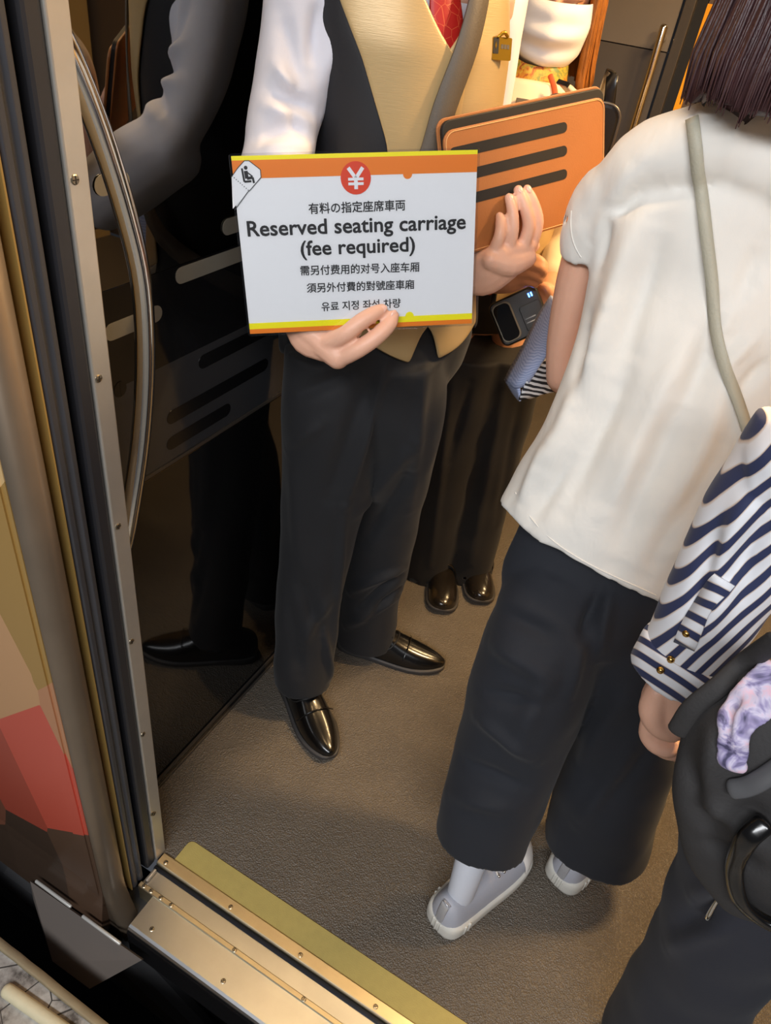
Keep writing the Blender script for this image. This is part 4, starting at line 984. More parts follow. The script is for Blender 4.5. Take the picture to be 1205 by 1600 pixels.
# pocket and lanyard
tr_s = bvh(ws2)
def on_shirt(px, py, off): q, nn = hit(tr_s, px, py, off); return (q, nn) if q is not None else (D(px, py, 1.42), -WF)
for path in (((796, 148), (790, 165), (780, 195), (775, 230)), ((860, 118), (864, 140), (866, 165), (862, 200), (850, 235))):
    pts = [on_shirt(*p, .006)[0] for p in path]; b = bmesh.new(); tube(b, pts, [(.0055, .0015)] * len(pts), n=8, k=3, ref=WF); lw = obj('lanyard', b, 'lanyard_orange', w2)
q, nn = on_shirt(815, 166, .005); b = bmesh.new(); l2 = Vector((0, 0, 1)).cross(nn).normalized(); obox(b, q, l2, nn.cross(l2), nn, (-.013, -.02, -.003), (.013, .011, .004)); obj('microphone_clip', b, 'strap_taupe', w2, smooth=False, bevel=.001)
# wrist band
b = bmesh.new(); tube(b, [W(762, 458, 1.385), W(768, 446, 1.37), W(776, 432, 1.366), W(780, 424, 1.372)], [(.009, .0025)] * 4, n=10, k=3, ref=WF); obj('wrist_strap', b, 'lanyard_orange', w2, label='orange wrist strap')
# trousers
bm = bmesh.new(); skin_rings(bm, [[wtp(q, z, ad) for q in range(0, 360, 12)] for z, ad in ((1.04, .006), (.98, .008), (.92, .006), (.88, -.005), (.84, -.03), (.80, -.06))])
limb(bm, [(735, 540, 1.58, 62, .95), (716, 640, 1.59, 52, .95), (696, 740, 1.60, 44, .95), (676, 830, 1.62, 42, 1), (662, 902, 1.63, 42, 1)], round_ends=False, hollow=.006, power=2.2)
limb(bm, [(795, 540, 1.63, 58, .95), (780, 640, 1.65, 54, .95), (760, 740, 1.67, 44, .95), (742, 830, 1.69, 41, 1), (729, 893, 1.70, 40, 1)], round_ends=False, hollow=.006, power=2.2)
fl = [((712, 560), (672, 885), .012, .006), ((735, 600), (700, 720), .012, -.006), ((790, 600), (735, 880), .014, .006), ((815, 620), (775, 820), .014, -.005)]
organic('trousers', bm, 'suit_brown', w2, voxel=.006, smooth=8, folds=fl, wob=.006, wscale=10, label='wide dark brown-black trousers')
for (tx, ty), (hx, hy) in (((690, 957), (.0, .0)), ((752, 943), (0, 0))):
    a = Z(tx, ty, .012); dr_ = Vector((.42, -.90, 0)).normalized() if tx < 700 else Vector((.50, -.86, 0)).normalized()
    u1, P1, f1, l1 = shoe(w2, (a.x - dr_.x * .245, a.y - dr_.y * .245, 0), a, .245, .092, 'leather_brown', 'sole_black', 'flat', lab='dark polished strap shoe')
    b = bmesh.new(); tube(b, [P1(.40, -.42, .03), P1(.42, -.25, .068), P1(.42, .02, .078), P1(.42, .27, .068), P1(.40, .45, .03)], [(.006, .002)] * 5, n=8, ref=(0, 0, 1)); obj('shoe_strap', b, 'leather_brown', u1)
# ---- black ticket device on a strap at her waist
dv = empty('ticket_device', tuple(Y(808, 535, 1.40)), 'black handheld device with two blue lights hanging at waist height', 'device')
dc = Y(812, 494, 1.40); dn = (Vector(CAM) - dc).normalized(); du_ = (Y(850, 480, 1.40) - Y(780, 512, 1.40)).normalized(); du_ = (du_ - dn * du_.dot(dn)).normalized(); dw = dn.cross(du_)
def dflat(name, pts, o0, o1, mat, bev=0, pr=None):
    b = bmesh.new(); skin_rings(b, [[dc + du_ * x + dw * y + dn * o for x, y in pts] for o in (o0, o1)]); return obj(name, b, mat, pr or dv, smooth=False, bevel=bev)
dflat('housing', rrect(-.052, -.046, .052, .046, .014), -.022, .014, 'device_black', .004)
dflat('rim', rrect(-.048, -.040, -.008, .040, .012), .0135, .016, 'device_rim', .001); dflat('screen', rrect(-.045, -.037, -.011, .037, .011), .0155, .0175, 'gloss_black', .001)
dflat('key_panel', rrect(.004, -.036, .046, .016, .005), .013, .0165, 'trim_black', .001)
for x in (.030, .0355): dflat('led', rrect(x, .026, x + .003, .034, 0), .0135, .0165, 'led_blue')
for y in (-.012, -.020): dflat('contact_strip', rrect(.008, y, .030, y + .002, 0), .016, .0172, 'chrome')
b = bmesh.new(); tube(b, [dc + du_ * -.04 + dw * .04, dc + du_ * -.03 + dw * .062 - dn * .01, wtp(10, 1.08, .03)], [(.006, .0015)] * 3, n=8, k=3, ref=dn); obj('carry_strap', b, 'device_black', dv)
# ---- her black shoulder bag, its rounded edge showing past the tan case
hb = empty('shoulder_bag', tuple(D(898, 268, 1.22)), 'black shoulder bag with grey piping tucked behind the right edge of the tan case', 'bag')
bc_ = D(898, 216, 1.20); hn = (Vector(CAM) - bc_); hn.z *= .3; hn.normalize(); hu = Vector((0, 0, 1)).cross(hn).normalized(); hw_ = hn.cross(hu)
def hflat(name, pts, o0, o1, mat, bev=0):
    b = bmesh.new(); skin_rings(b, [[bc_ + hu * x + hw_ * y + hn * o for x, y in pts] for o in (o0, o1)]); return obj(name, b, mat, hb, smooth=False, bevel=bev)
hflat('bag_body', rrect(-.062, -.060, .062, .058, .022), -.018, .018, 'device_black', .006)
b = bmesh.new(); q = [bc_ + hu * x + hw_ * y + hn * .016 for x, y in rrect(-.062, -.060, .062, .058, .022)]; tube(b, q + [q[0]], [.0022] * (len(q) + 1), n=8, k=1, ref=hn, round_ends=False); obj('piping', b, 'trim_grey', hb)
b = bmesh.new(); tube(b, [bc_ + hu * .04 + hw_ * .055, bc_ + hu * .03 + hw_ * .10 - hn * .03, wtp(75, 1.30, .03), wtp(110, 1.315, .03)], [(.009, .002)] * 4, n=8, k=3, ref=hn); obj('strap', b, 'device_black', hb)
# ================================================================== PASSENGER IN THE WHITE TOP, SEEN FROM BEHIND
w3 = empty('person', (.03, .88, 0), 'person seen from behind in a loose white top, dark wide trousers and pale sneakers', 'person')
N3 = Y(1212, 190, 1.03); SL3 = Y(955, 300, 1.05); SR3 = N3 + Vector((.165, -.03, -.085)); F3 = Vector((.10, 1, 0)).normalized(); L3 = Vector((0, 0, 1)).cross(F3)
hc3 = N3 + Vector((.005, .055, .150))
bm = bmesh.new()
fr3 = head(bm, hc3, F3 + Vector((0, 0, -.15)), F3 * .12 + Vector((0, 0, 1)), .95)
tube(bm, [N3 + Vector((0, .04, -.10)), N3 + Vector((0, .026, .0)), hc3 - Vector((0, 0, .06))], [.06, .05, .05], n=16)
TORSO3 = [(1128, 330, 1.05, 188, .40), (1110, 430, 1.05, 182, .45), (1084, 540, 1.035, 178, .50), (1042, 650, 1.01, 172, .52), (990, 752, .985, 168, .52)]
limb(bm, [(q[0], q[1], q[2] + .01, q[3] * .5, q[4]) for q in TORSO3], n=20)
for sh_ in (SL3, SR3): tube(bm, [N3 + Vector((0, .04, -.09)), sh_ + Vector((0, .02, -.03))], [.034, .030], n=14, k=1)
# left arm, bare, bent at the elbow
EL3 = Y(882, 590, 1.09); WR3 = Vector((-.20, 1.27, 1.04))
tube(bm, [SL3, Y(922, 380, 1.07), Y(900, 460, 1.08), Y(885, 540, 1.09), EL3], [.036, .034, .033, .031, .029], n=16)
tube(bm, [EL3, EL3 * .5 + WR3 * .5, WR3], [.030, .027, (.024, .018)], n=14)
tube(bm, [WR3, WR3 + Vector((.03, .05, .01)), WR3 + Vector((.06, .075, .012))], [(.024, .018), (.032, .016), (.03, .014)], n=12, ref=(0, 0, 1))
for k in range(4):
    o_ = WR3 + Vector((.06 + .012 * k, .095 - .018 * k, .014)); finger(bm, [o_, o_ + Vector((.035, .018, -.004)), o_ + Vector((.055, .015, -.022)), o_ + Vector((.052, .006, -.040))], (.0105, .0095, .0088, .0070))
finger(bm, [WR3 + Vector((.04, .035, .015)), WR3 + Vector((.07, .02, .03)), WR3 + Vector((.095, .02, .028))], (.012, .011, .008))
# right arm hanging in front of her
ER3 = SR3 + Vector((.06, .06, -.26)); WR3b = ER3 + Vector((-.04, .18, -.08))
tube(bm, [SR3, (SR3 + ER3) / 2, ER3], [.040, .036, .032], n=14); tube(bm, [ER3, (ER3 + WR3b) / 2, WR3b], [.031, .028, .022], n=14)
tube(bm, [WR3b, WR3b + Vector((-.02, .06, -.01))], [(.024, .017), (.034, .015)], n=12, k=1, ref=(0, 0, 1))
for k in range(4):
    o_ = WR3b + Vector((-.045 + .018 * k, .085, -.012)); finger(bm, [o_, o_ + Vector((-.006, .032, -.006)), o_ + Vector((-.008, .045, -.028))], (.010, .0092, .007))
finger(bm, [WR3b + Vector((-.035, .03, -.005)), WR3b + Vector((-.06, .055, -.01)), WR3b + Vector((-.065, .08, -.015))], (.012, .0105, .008))
# legs
A3L, A3R = Vector((-.028, .745, .12)), Vector((.155, .95, .12))
tube(bm, [Y(905, 880, .99), Y(800, 1130, .90), A3L, A3L + Vector((0, 0, -.05))], [.028, .03, .018, .015], n=14)
tube(bm, [Y(985, 910, 1.0), Y(965, 1130, .98), A3R, A3R + Vector((0, 0, -.05))], [.028, .03, .018, .015], n=14)
b3 = organic('body', bm, 'skin_pale', w3, voxel=.0036, smooth=3)
face_parts(b3, hc3, *fr3, .95)
l_, f_, u_ = fr3
bob_hair('hair', w3, 'hair_plum', hc3 + u_ * .004, l_, f_, u_, 1.06, 40, 320, .130, 380, 9, back_drop=.02, thin=.5)
# ---- white top
bm = bmesh.new()
TT = [(1128, 300, 1.055, 150, .42)] + TORSO3 + [(950, 815, .968, 166, .50), (926, 856, .957, 164, .50)]
limb(bm, TT, n=44, k=4, round_ends=False, round_start=True, hollow=.018, power=2.2)
tube(bm, [SL3 + Vector((.0, .0, -.025)), Y(1000, 262, 1.05), Y(1075, 238, 1.045), Y(1140, 222, 1.04), N3 + Vector((0, .02, -.03)), N3 + Vector((.08, .0, -.055)), SR3 + Vector((0, 0, -.02))], [.038, .048, .052, .054, .056, .052, .044], n=18, ref=(0, 1, 0))
tube(bm, [N3 + Vector((0, .02, -.045)), N3 + Vector((0, .025, -.008))], [.062, .056], n=18, k=1, ref=(0, 1, 0))
tube(bm, [Y(1000, 285, 1.05), Y(955, 305, 1.055), Y(932, 350, 1.065), Y(926, 398, 1.072)], [.042, .046, .047, .046], n=22, round_ends=False, hollow=.005, ref=(0, 1, 0))
tube(bm, [Y(1010, 330, 1.05), Y(970, 370, 1.055), Y(945, 420, 1.06)], [.04, .04, .02], n=16)
tube(bm, [SR3 + Vector((-.02, 0, -.01)), SR3 + Vector((.03, .01, -.06)), SR3 + Vector((.04, .02, -.11))], [.046, .052, .052], n=20, round_ends=False)
fl = []
def G(a, b_, wd, am):
    fl.append((a, b_, wd, am))
for a, b_, wd, am in (((1000, 330), (930, 560), .020, .010), ((1035, 350), (960, 600), .018, -.009), ((960, 480), (850, 740), .016, .010), ((990, 560), (880, 800), .016, -.009), ((1090, 500), (950, 800), .020, .009), ((1060, 620), (960, 880), .018, -.008), ((1130, 480), (1070, 640), .014, -.008),
                      ((1150, 560), (1040, 860), .018, .008), ((1120, 700), (1010, 900), .016, -.008), ((920, 500), (900, 640), .014, -.008), ((1190, 380), (1140, 520), .012, -.006), ((1180, 440), (1100, 560), .012, .006), ((860, 690), (810, 790), .012, .008), ((900, 700), (830, 820), .012, -.006),
                      ((1000, 250), (920, 380), .014, .006), ((1150, 620), (1205, 560), .010, -.006), ((1120, 590), (1190, 520), .010, .005), ((950, 330), (935, 420), .010, -.007)):
    G(a, b_, wd, am)
top = organic('top', bm, 'blouse_white', w3, voxel=.0052, smooth=14, folds=fl, wob=.006, wscale=13, label='loose white short-sleeved top')
# stitched hem line and sleeve cuff line
tr3 = bvh(top)
def line_on(tree, path, r, mat, name, parent, off=.0005, k=4, flat_=None):
    pts = [hit(tree, *p, off) for p in path]; pts = [p for p in pts if p[0] is not None]
    b = bmesh.new(); P_ = [p[0] for p in pts]
    if len(P_) < 2: b.free(); return None
    if flat_:
        P2, _ = catmull(P_, [tuple(p[1]) for p in pts], k); T_ = frames(P2); rows = []
        for p, tt, nv in zip(P2, T_, _):
            ac = tt.cross(Vector(nv)).normalized(); rows.append([p - ac * flat_, p + Vector(nv) * .0003, p + ac * flat_])
        skin_rings(b, rows, closed=False); return obj(name, b, mat, parent, solid=.0025)
    tube(b, P_, [r] * len(P_), n=6, k=k); return obj(name, b, mat, parent)
line_on(tr3, [(806, 770), (832, 812), (866, 846), (908, 874), (950, 896), (990, 914), (1025, 930)], .0012, 'blouse_white', 'hem_stitch', top)
line_on(tr3, [(893, 330), (892, 350), (894, 370), (900, 388), (908, 402)], .0010, 'blouse_white', 'cuff_stitch', top, 0.0)
# ---- wide dark trousers
bm = bmesh.new()
limb(bm, [(952, 812, .995, 116, .30), (930, 862, .985, 128, .34), (918, 915, .97, 134, .48), (914, 970, .955, 118, .62)], n=32)
limb(bm, [(890, 905, .965, 80, .75), (862, 965, .930, 90, .92), (835, 1050, .900, 92, .95), (810, 1130, .880, 88, .95), (785, 1200, .845, 80, .95), (763, 1262, .815, 76, .95), (750, 1312, .790, 72, .95)], n=36, k=4, round_ends=False, hollow=.008, power=2.2)
limb(bm, [(985, 935, .985, 80, .75), (998, 1005, .985, 84, .92), (995, 1080, .990, 82, .95), (975, 1160, .985, 82, .95), (952, 1235, .975, 82, .95), (930, 1310, .965, 80, .95)], n=36, k=4, round_ends=False, hollow=.008, power=2.2)
fl = []
def H(a, b_, y, wd, am): fl.append((a, b_, wd, am))
H((770, 950), (870, 1000), .85, .016, -.008); H((760, 1000), (860, 1060), .84, .018, .009); H((750, 1080), (850, 1100), .82, .014, -.008); H((745, 1120), (840, 1190), .81, .014, .008); H((720, 1190), (820, 1230), .80, .014, -.008); H((700, 1240), (800, 1265), .78, .016, .007)
H((940, 920), (910, 1000), .88, .010, -.010); H((950, 920), (935, 1030), .90, .012, .008); H((910, 1000), (890, 1100), .85, .012, .007); H((1010, 990), (1040, 1100), .92, .016, -.008); H((980, 1080), (900, 1200), .91, .018, .007); H((1030, 1150), (950, 1250), .9, .016, -.006); H((860, 1040), (800, 1180), .82, .018, .007); H((990, 1180), (900, 1290), .89, .014, .006)
organic('trousers', bm, 'trousers_navy', w3, voxel=.0058, smooth=7, folds=fl, wob=.006, wscale=12, label='wide dark navy trousers')
# ---- sneakers with socks
def sneaker(heel, toe, ank):
    ank = Vector(ank)
    u1, P1, f1, l1 = shoe(w3, heel, toe, .262, .098, 'sneaker_grey', 'sneaker_sole', 'sneaker', lab='pale grey canvas sneaker with ribbed white sole')
    b = bmesh.new(); tube(b, [P1(.19, 0, .05), P1(.185, 0, .09), P1(.19, 0, .12) * .6 + ank * .4, ank], [(.024, .030), (.025, .031), (.029, .034), (.034, .038)], n=18, k=3, ref=f1); obj('sock', b, 'sock_grey', w3, label='pale grey sock')
    b = bmesh.new(); tube(b, [P1(-.010, 0, .045), P1(-.008, 0, .075), P1(.01, 0, .102), P1(.035, 0, .100)], [(.0095, .0022)] * 4, n=10, k=3, ref=f1); obj('heel_tab', b, 'tab_silver', u1)
    b = bmesh.new(); rg = []
    for s_, hw, h in ((.80, .495, .052), (.86, .47, .0535), (.92, .41, .050), (.97, .30, .044), (1.002, .17, .036)):
        rg.append([P1(s_, .02 + hw * math.cos(a) * 1.02, .026 + h * .98 * max(0, math.sin(a)) ** .8) for a in [i * math.pi / 14 for i in range(15)]])
    skin_rings(b, rg, closed=False); obj('toe_cap', b, 'sneaker_toe', u1, solid=.002)
    for k, x in enumerate((.50, .57, .64, .71)):
        for s0, s1 in ((-.22, .26), (.26, -.22)):
            z = .100 - .075 * (x - .45); b = bmesh.new(); tube(b, [P1(x, s0, z - .006), P1(x + .03, 0.02, z + .004), P1(x + .06, s1, z - .012)], [.0021] * 3, n=6); obj('shoelace', b, 'sneaker_toe', u1)
        for s0 in (-.26, .30):
            b = bmesh.new(); ellipsoid(b, P1(x, s0, .094 - .075 * (x - .45)), (.0032,) * 3, None, 8); obj('eyelet', b, 'chrome', u1)
h3 = Z(672, 1448, .012)
sneaker((-.042, .688, 0), (.048, .932, 0), Y(752, 1290, .80))
sneaker((.140, .900, 0), (.225, 1.145, 0), Y(932, 1290, .97))
# ---- cross-body bag
cb = empty('crossbody_bag', (.16, 1.16, .86), 'thin greyish beige cross-body strap over the back of the white top', 'bag')
stp = [(1084, 190), (1087, 210), (1090, 235), (1093, 265), (1096, 300), (1100, 335), (1104, 370), (1113, 440), (1122, 510), (1134, 570), (1150, 630), (1172, 690), (1195, 740), (1220, 790)]
M('strap_beige', rgb(176, 172, 154), .55, bump=.3, bscale=400)
line_on(tr3, stp, .004, 'strap_beige', 'strap', cb, .007, 3, flat_=.0072)
b = bmesh.new(); obox(b, Vector((.16, 1.19, .93)), Vector((.9, -.3, 0)).normalized(), Vector((.3, .9, 0)).normalized(), Vector((0, 0, 1)), (-.09, -.03, -.07), (.09, .03, .07)); obj('bag_body', b, 'strap_beige', cb, smooth=False, bevel=.012, seg=3)
# ---- shirt carried over her forearm
for nm, c1, c2, per, nv in (('stripe_fine', rgb(150, 164, 204), rgb(178, 190, 222), .0035, (.6, .2, -.75)), ('stripe_mono', rgb(38, 38, 44), rgb(222, 222, 224), .0098, (.25, -.1, 1.0))):
    mt = M(nm, c1, .8); t = NTof(mt); nv = Vector(nv).normalized(); dd = t.dot(tuple(nv)); dd = t.math('ADD', dd, t.math('MULTIPLY', t.noise(25, 2), .012))
    t.link(t.mix(t.math('GREATER_THAN', t.math('SINE', t.math('MULTIPLY', dd, 2 * math.pi / per)), 0.0), c1, c2), t.bsdf.inputs['Base Color'])
sh3 = empty('carried_shirt', tuple(Y(812, 624, 1.14)), 'pale blue shirt with striped lining draped over a bare forearm', 'shirt')
def pr_(*pts): return [Y(*p) for p in pts]
b = sheet([pr_((862, 462, 1.19), (866, 470, 1.14), (872, 485, 1.10)), pr_((842, 492, 1.20), (853, 503, 1.14), (866, 520, 1.10)), pr_((818, 540, 1.20), (836, 545, 1.14), (858, 548, 1.11)), pr_((797, 578, 1.19), (818, 580, 1.13), (844, 572, 1.12)), pr_((789, 594, 1.18), (805, 606, 1.13), (824, 602, 1.13))])
obj('outer_cloth', b, 'stripe_fine', sh3, solid=.004, label='pale blue outer cloth')
b = sheet([pr_((868, 500, 1.14), (876, 520, 1.16), (884, 540, 1.18)), pr_((856, 535, 1.13), (868, 550, 1.15), (882, 570, 1.18)), pr_((838, 568, 1.125), (856, 582, 1.14), (876, 596, 1.17)), pr_((822, 596, 1.125), (840, 604, 1.14), (866, 612, 1.16)), pr_((811, 624, 1.125), (830, 622, 1.14), (858, 612, 1.155))])
obj('lining', b, 'stripe_mono', sh3, solid=.004, label='black and white striped lining')
b = sheet([pr_((790, 595, 1.178), (800, 602, 1.15), (812, 606, 1.13)), pr_((800, 612, 1.17), (807, 616, 1.15), (813, 618, 1.128)), pr_((811, 626, 1.16), (812, 626, 1.15), (813, 627, 1.128))])
obj('folded_corner', b, 'stripe_fine', sh3, solid=.003)

# ================================================================== PASSENGER IN THE STRIPED SHIRT
w4 = empty('person', (.40, .66, 0), 'person in a navy and white striped shirt cut off by the right edge', 'person')
mt = M('stripe_navy', rgb(230, 230, 234), .75, sheen=.1); t = NTof(mt)
ndir = Vector(R @ np.array([.88, .48, 0])); ndir.normalize()
dd = t.math('ADD', t.dot(tuple(ndir)), t.math('MULTIPLY', t.noise(7, 2), .010)); ph = t.math('FRACT', t.math('MULTIPLY', dd, 1 / .0168))
c = t.ramp(ph, [(0, rgb(40, 48, 84)), (.40, rgb(38, 46, 82)), (.43, rgb(206, 186, 170)), (.50, rgb(228, 228, 232)), (.92, rgb(230, 230, 234)), (.97, rgb(206, 186, 170)), (1.0, rgb(40, 48, 84))])
t.link(c, t.bsdf.inputs['Base Color'])
M('trousers_slate', rgb(31, 32, 41), .82, var=.10, vscale=8, bump=.12, bscale=600, sheen=.05); M('bag_charcoal', rgb(44, 42, 42), .75, var=.12, vscale=12, bump=.25, bscale=260); M('bag_edge', rgb(80, 80, 82), .5); M('button_brass', rgb(200, 160, 90), .25, 1.)
C4 = Vector((.40, .66, 0)); F4 = Vector((-.25, .97, 0)).normalized(); L4 = Vector((0, 0, 1)).cross(F4)
WR4 = Y(1062, 1062, .735); EL4 = Y(1222, 760, .745); SH4 = Vector((.255, .69, 1.36)); hc4 = C4 + F4 * .06 + Vector((0, 0, 1.62))
bm = bmesh.new()
tube(bm, [C4 + Vector((0, 0, .88)), C4 + Vector((0, 0, 1.34))], [(.11, .08), (.12, .08)], n=18, k=1, ref=F4)
tube(bm, [C4 + Vector((0, 0, 1.33)), C4 + F4 * .02 + Vector((0, 0, 1.42)), hc4 - Vector((0, 0, .07))], [.08, .055, .052], n=14)
fr4 = head(bm, hc4, F4, Vector((0, 0, 1)), .97)
SR4 = C4 - L4 * .17 + Vector((0, 0, 1.36)); ER4 = SR4 + Vector((.03, -.02, -.28)); WR4b = ER4 + F4 * .16 + Vector((-.02, 0, -.16))
tube(bm, [C4 + Vector((0, 0, 1.34)), SH4, (SH4 + EL4) / 2, EL4], [.05, .036, .032, .030], n=14); tube(bm, [EL4, (EL4 + WR4) / 2, WR4], [.030, .028, (.026, .020)], n=14)
tube(bm, [C4 + Vector((0, 0, 1.34)), SR4, (SR4 + ER4) / 2, ER4], [.05, .036, .032, .030], n=14); tube(bm, [ER4, (ER4 + WR4b) / 2, WR4b], [.030, .028, .022], n=14)
tube(bm, [WR4b, WR4b + F4 * .07 - Vector((0, 0, .03))], [(.024, .018), (.03, .016)], n=12, k=1)
for k in range(4):
    o_ = WR4b + F4 * .085 + L4 * (.027 - .018 * k) - Vector((0, 0, .036)); finger(bm, [o_, o_ + F4 * .03 - Vector((0, 0, .02)), o_ + F4 * .028 - Vector((0, 0, .045))], (.0105, .0092, .007))
finger(bm, [WR4b + F4 * .03 + L4 * .025, WR4b + F4 * .06 + L4 * .05 - Vector((0, 0, .015)), WR4b + F4 * .09 + L4 * .05 - Vector((0, 0, .03))], (.012, .0105, .008))
# visible left hand: loosely closed, thumb side toward the lens
def q4(px, py, y): return Y(px, py, y)
tube(bm, [WR4, q4(1046, 1096, .735), q4(1040, 1128, .74)], [(.029, .022), (.036, .024), (.033, .024)], n=16)
tube(bm, [q4(1028, 1080, .722), q4(1018, 1106, .714), q4(1022, 1128, .712), q4(1036, 1142, .716), q4(1052, 1150, .722)], [.016, .0165, .0145, .0125, .0095], n=12, k=3)     # thumb
for k, (dx, dy) in enumerate(((0, 0), (10, 8), (22, 12), (36, 14))):
    yy = .735 + .012 * k; finger(bm, [q4(1020 + dx, 1118 + dy, yy), q4(1012 + dx, 1146 + dy * .8, yy - .004), q4(1026 + dx, 1166 + dy * .7, yy - .008), q4(1046 + dx, 1172 + dy * .6, yy - .004), q4(1056 + dx, 1162 + dy * .6, yy + .006)], (.0130, .0122, .0115, .0105, .0085))
# legs
F4L = Vector((.362, .67, 0))
tube(bm, [C4 + L4 * .15 + Vector((0, 0, .88)), Vector((.29, .68, .62)), Vector((.345, .68, .3)), Vector((F4L.x, F4L.y, .07))], [.055, .045, .036, .03], n=14)
RF4 = Vector((.56, .615, .07)); tube(bm, [C4 - L4 * .07 + Vector((0, 0, .90)), Vector((.52, .64, .5)), RF4], [.055, .045, .03], n=14)
b4 = organic('body', bm, 'skin_pale', w4, voxel=.0036, smooth=3); face_parts(b4, hc4, *fr4, .97)
nail(b4, q4(1052, 1150, .716), q4(1036, 1142, .710) - q4(1052, 1150, .716), Vector(CAM) - q4(1052, 1150, .71), .0055)
l_, f_, u_ = fr4; bob_hair('hair', w4, 'hair_black', hc4, l_, f_, u_, 1.0, 45, 315, .11, 90, 4)
bm = bmesh.new()
tube(bm, [C4 + Vector((0, 0, z)) for z in (.90, 1.05, 1.2, 1.32, 1.40)], [(.155, .115), (.145, .11), (.155, .12), (.15, .10), (.07, .06)], n=30, k=3, ref=F4)
tube(bm, [C4 + L4 * .10 + Vector((0, 0, 1.34)), SH4, (SH4 + EL4) / 2, EL4 + Vector((0, 0, .03))], [.06, .062, .060, .058], n=22)
limb(bm, [(1272, 672, .745, 88, .8), (1215, 765, .745, 90, .8), (1165, 850, .742, 86, .8), (1122, 930, .738, 78, .8), (1090, 985, .735, 70, .8), (1066, 1028, .733, 62, .8), (1056, 1046, .732, 58, .8)], n=30, round_ends=False, hollow=.006)
tube(bm, [C4 - L4 * .10 + Vector((0, 0, 1.34)), SR4, (SR4 + ER4) / 2, ER4], [.06, .06, .056, .05], n=20); tube(bm, [ER4, (ER4 + WR4b) / 2], [.05, .045], n=20)
fl = []
def K(a, b_, wd, am, y=.675): fl.append((a, b_, wd, am))
K((1180, 770), (1110, 900), .012, .007); K((1200, 800), (1130, 930), .010, -.007); K((1130, 820), (1080, 960), .010, -.006); K((1150, 900), (1100, 990), .010, .006); K((1190, 870), (1150, 950), .010, -.005)
s4 = organic('shirt', bm, 'stripe_navy', w4, voxel=.005, smooth=5, folds=fl, wob=.004, wscale=18, label='navy and white striped shirt')
# rolled cuff
bm = bmesh.new(); limb(bm, [(1076, 1012, .733, 70, .82), (1060, 1036, .732, 70, .82), (1046, 1058, .730, 64, .82)], n=30, k=4, round_ends=False, hollow=.007)
mt2 = MATS['stripe_navy'].copy(); mt2.name = 'stripe_navy_cuff'; MATS['stripe_navy_cuff'] = mt2
for nd in mt2.node_tree.nodes:
    if nd.type == 'VECT_MATH': nv = Vector(R @ np.array([.55, -.83, 0])); nd.inputs[1].default_value = nv
cf = organic('cuff', bm, 'stripe_navy_cuff', s4, voxel=.004, smooth=4, wob=.003, wscale=30, label='rolled striped cuff')
trc = bvh(cf); trs = bvh(s4)
for tr_, px, py in ((trs, 1074, 988), (trc, 1048, 1031), (trc, 1034, 1046)):
    q, nn = hit(tr_, px, py, .001)
    if q is not None: b = bmesh.new(); tube(b, [q, q + nn * .002], [.0048, .0046], n=14, k=1, ref=(0, 0, 1)); obj('button', b, 'button_brass', s4)
pts = [hit(trs, *p, .0015) for p in ((1132, 905), (1112, 930), (1096, 955), (1080, 985), (1070, 1008))]; pts = [p for p in pts if p[0] is not None]
if len(pts) > 2: line_on(trs, ((1132, 905), (1112, 930), (1096, 955), (1080, 985), (1070, 1008)), .004, 'stripe_navy_cuff', 'cuff_tab', s4, .002, 3, flat_=.012)
# trousers
bm = bmesh.new()
tube(bm, [C4 + Vector((0, 0, z)) for z in (1.0, .93, .86, .80)], [(.155, .12), (.165, .125), (.15, .12), (.10, .09)], n=28, k=3, ref=F4)
tube(bm, [Vector((.225, .69, .90)), Vector((.255, .685, .76)), Vector((.300, .68, .60)), Vector((.330, .68, .42)), Vector((.350, .68, .26)), Vector((.362, .68, .10))], [.078, .082, .085, .086, .088, .090], n=30, k=3, round_ends=False, hollow=.008, ref=(0, 1, 0))
tube(bm, [C4 + L4 * .06 + Vector((0, 0, .93)), Vector((.275, .685, .80)), Vector((.29, .683, .66))], [.10, .088, .082], n=24)
tube(bm, [C4 - L4 * .07 + Vector((0, 0, .88)), Vector((.52, .64, .5)), Vector((.56, .62, .12))], [.095, .088, .075], n=28, round_ends=False, hollow=.008)
fl = []; K((1100, 1330), (1205, 1290), .012, -.006, .58); K((1080, 1400), (1180, 1360), .012, .007, .57); K((1060, 1450), (1160, 1400), .012, -.006, .56); K((1040, 1480), (1150, 1440), .012, .006, .55)
organic('trousers', bm, 'trousers_slate', w4, voxel=.006, smooth=6, folds=fl, wob=.006, wscale=12, label='dark slate trousers')
for p_, yaw in ((Vector((F4L.x, F4L.y, 0)), .0), (Vector((.56, .615, 0)), .0)):
    dv4 = Vector((.35, .94, 0)); shoe(w4, p_ - dv4 * .06, p_ + dv4 * .2, .245, .092, 'leather_black', 'sole_black', 'flat')
# ---- charcoal tote bag on the arm, with a pale scarf showing in its mouth
tb = empty('tote_bag', tuple(Y(1235, 1420, .56)), 'dark charcoal soft bag hanging from the striped arm', 'bag')
bm = bmesh.new()
limb(bm, [(1225, 1085, .585, 105, .30), (1222, 1135, .575, 142, .36), (1220, 1200, .565, 158, .42), (1222, 1280, .558, 160, .44), (1230, 1350, .553, 145, .42), (1238, 1400, .552, 115, .36)], n=36)
fl = []; K((1080, 1240), (1200, 1330), .012, .008, .585); K((1070, 1180), (1110, 1320), .014, -.008, .585); K((1110, 1300), (1200, 1260), .010, -.007, .58); K((1120, 1120), (1105, 1260), .012, .008, .58); K((1090, 1320), (1200, 1360), .012, -.006, .57)
tb_o = organic('bag_body', bm, 'bag_charcoal', tb, voxel=.0052, smooth=6, folds=fl, wob=.008, wscale=14)
trb = bvh(tb_o)
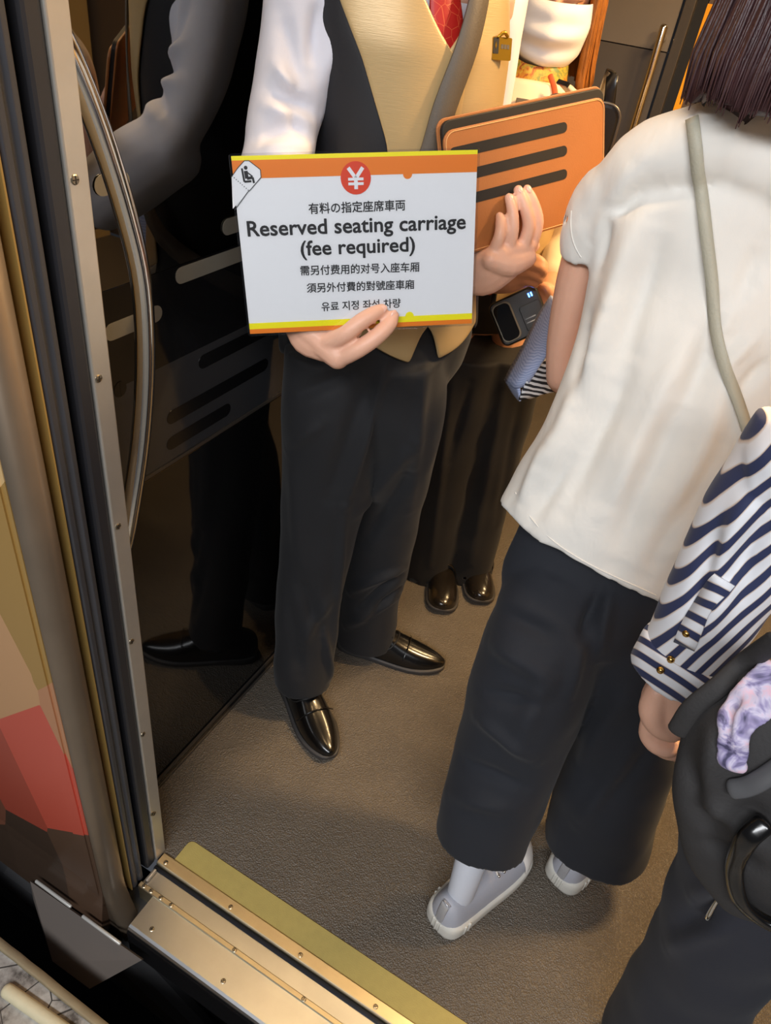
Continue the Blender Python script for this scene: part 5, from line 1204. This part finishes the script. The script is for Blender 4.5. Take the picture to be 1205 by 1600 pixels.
def strap4(name, path, r, mat, off): 
    P_ = [hit(trb, px, py, off)[0] or Y(px, py, .56) for px, py in path]; b = bmesh.new(); tube(b, P_, [r] * len(P_), n=12, k=4); return obj(name, b, mat, tb)
strap4('handle', [(1068, 1142), (1090, 1108), (1130, 1072), (1170, 1040), (1215, 1000)], (.010, .004), 'bag_charcoal', .006)
strap4('side_strap', [(1146, 1226), (1168, 1224), (1190, 1214), (1225, 1190)], (.0095, .004), 'bag_edge', .007)
strap4('loop_strap', [(1200, 1285), (1168, 1310), (1152, 1350), (1158, 1392), (1185, 1420), (1225, 1440)], (.010, .006), 'leather_black', .009)
b = bmesh.new(); tube(b, [Y(1128, 1398, .60), Y(1118, 1412, .60), Y(1106, 1434, .60)], [.0022, .003, .0038], n=8); obj('zip_pull', b, 'chrome', tb)
mt = M('scarf_lilac', rgb(186, 178, 206), .7); t = NTof(mt); t.link(t.ramp(t.noise(34, 3, .6, dist=1.5), [(.34, rgb(70, 66, 96)), (.44, rgb(150, 140, 180)), (.54, rgb(206, 198, 220)), (.64, rgb(226, 190, 206))]), t.bsdf.inputs['Base Color'])
bm = bmesh.new()
def sp4(px, py, o_): q, nn = hit(trb, px, py, o_); return q if q is not None else Y(px, py, .55)
for path, wd in ((((1206, 1046, .006), (1180, 1078, .012), (1152, 1100, .010), (1134, 1130, .010), (1136, 1162, .008), (1144, 1192, .004)), .013),
                 (((1210, 1070, .004), (1186, 1096, .016), (1166, 1116, .018), (1152, 1140, .016), (1150, 1166, .010), (1148, 1194, .005)), .011),
                 (((1208, 1100, .004), (1190, 1112, .014), (1176, 1128, .018), (1166, 1150, .012), (1156, 1178, .006)), .010)):
    P_ = [sp4(*p) for p in path]; tube(bm, P_, [(wd * (.7 + .3 * math.sin(k * 1.7)), .0048) for k in range(len(P_))], n=14, k=4)
so4 = organic('scarf', bm, 'scarf_lilac', None, voxel=.0022, smooth=2, wob=.003, wscale=70); tag(so4, 'lilac and white patterned scarf bunched in the mouth of the dark bag', 'scarf')
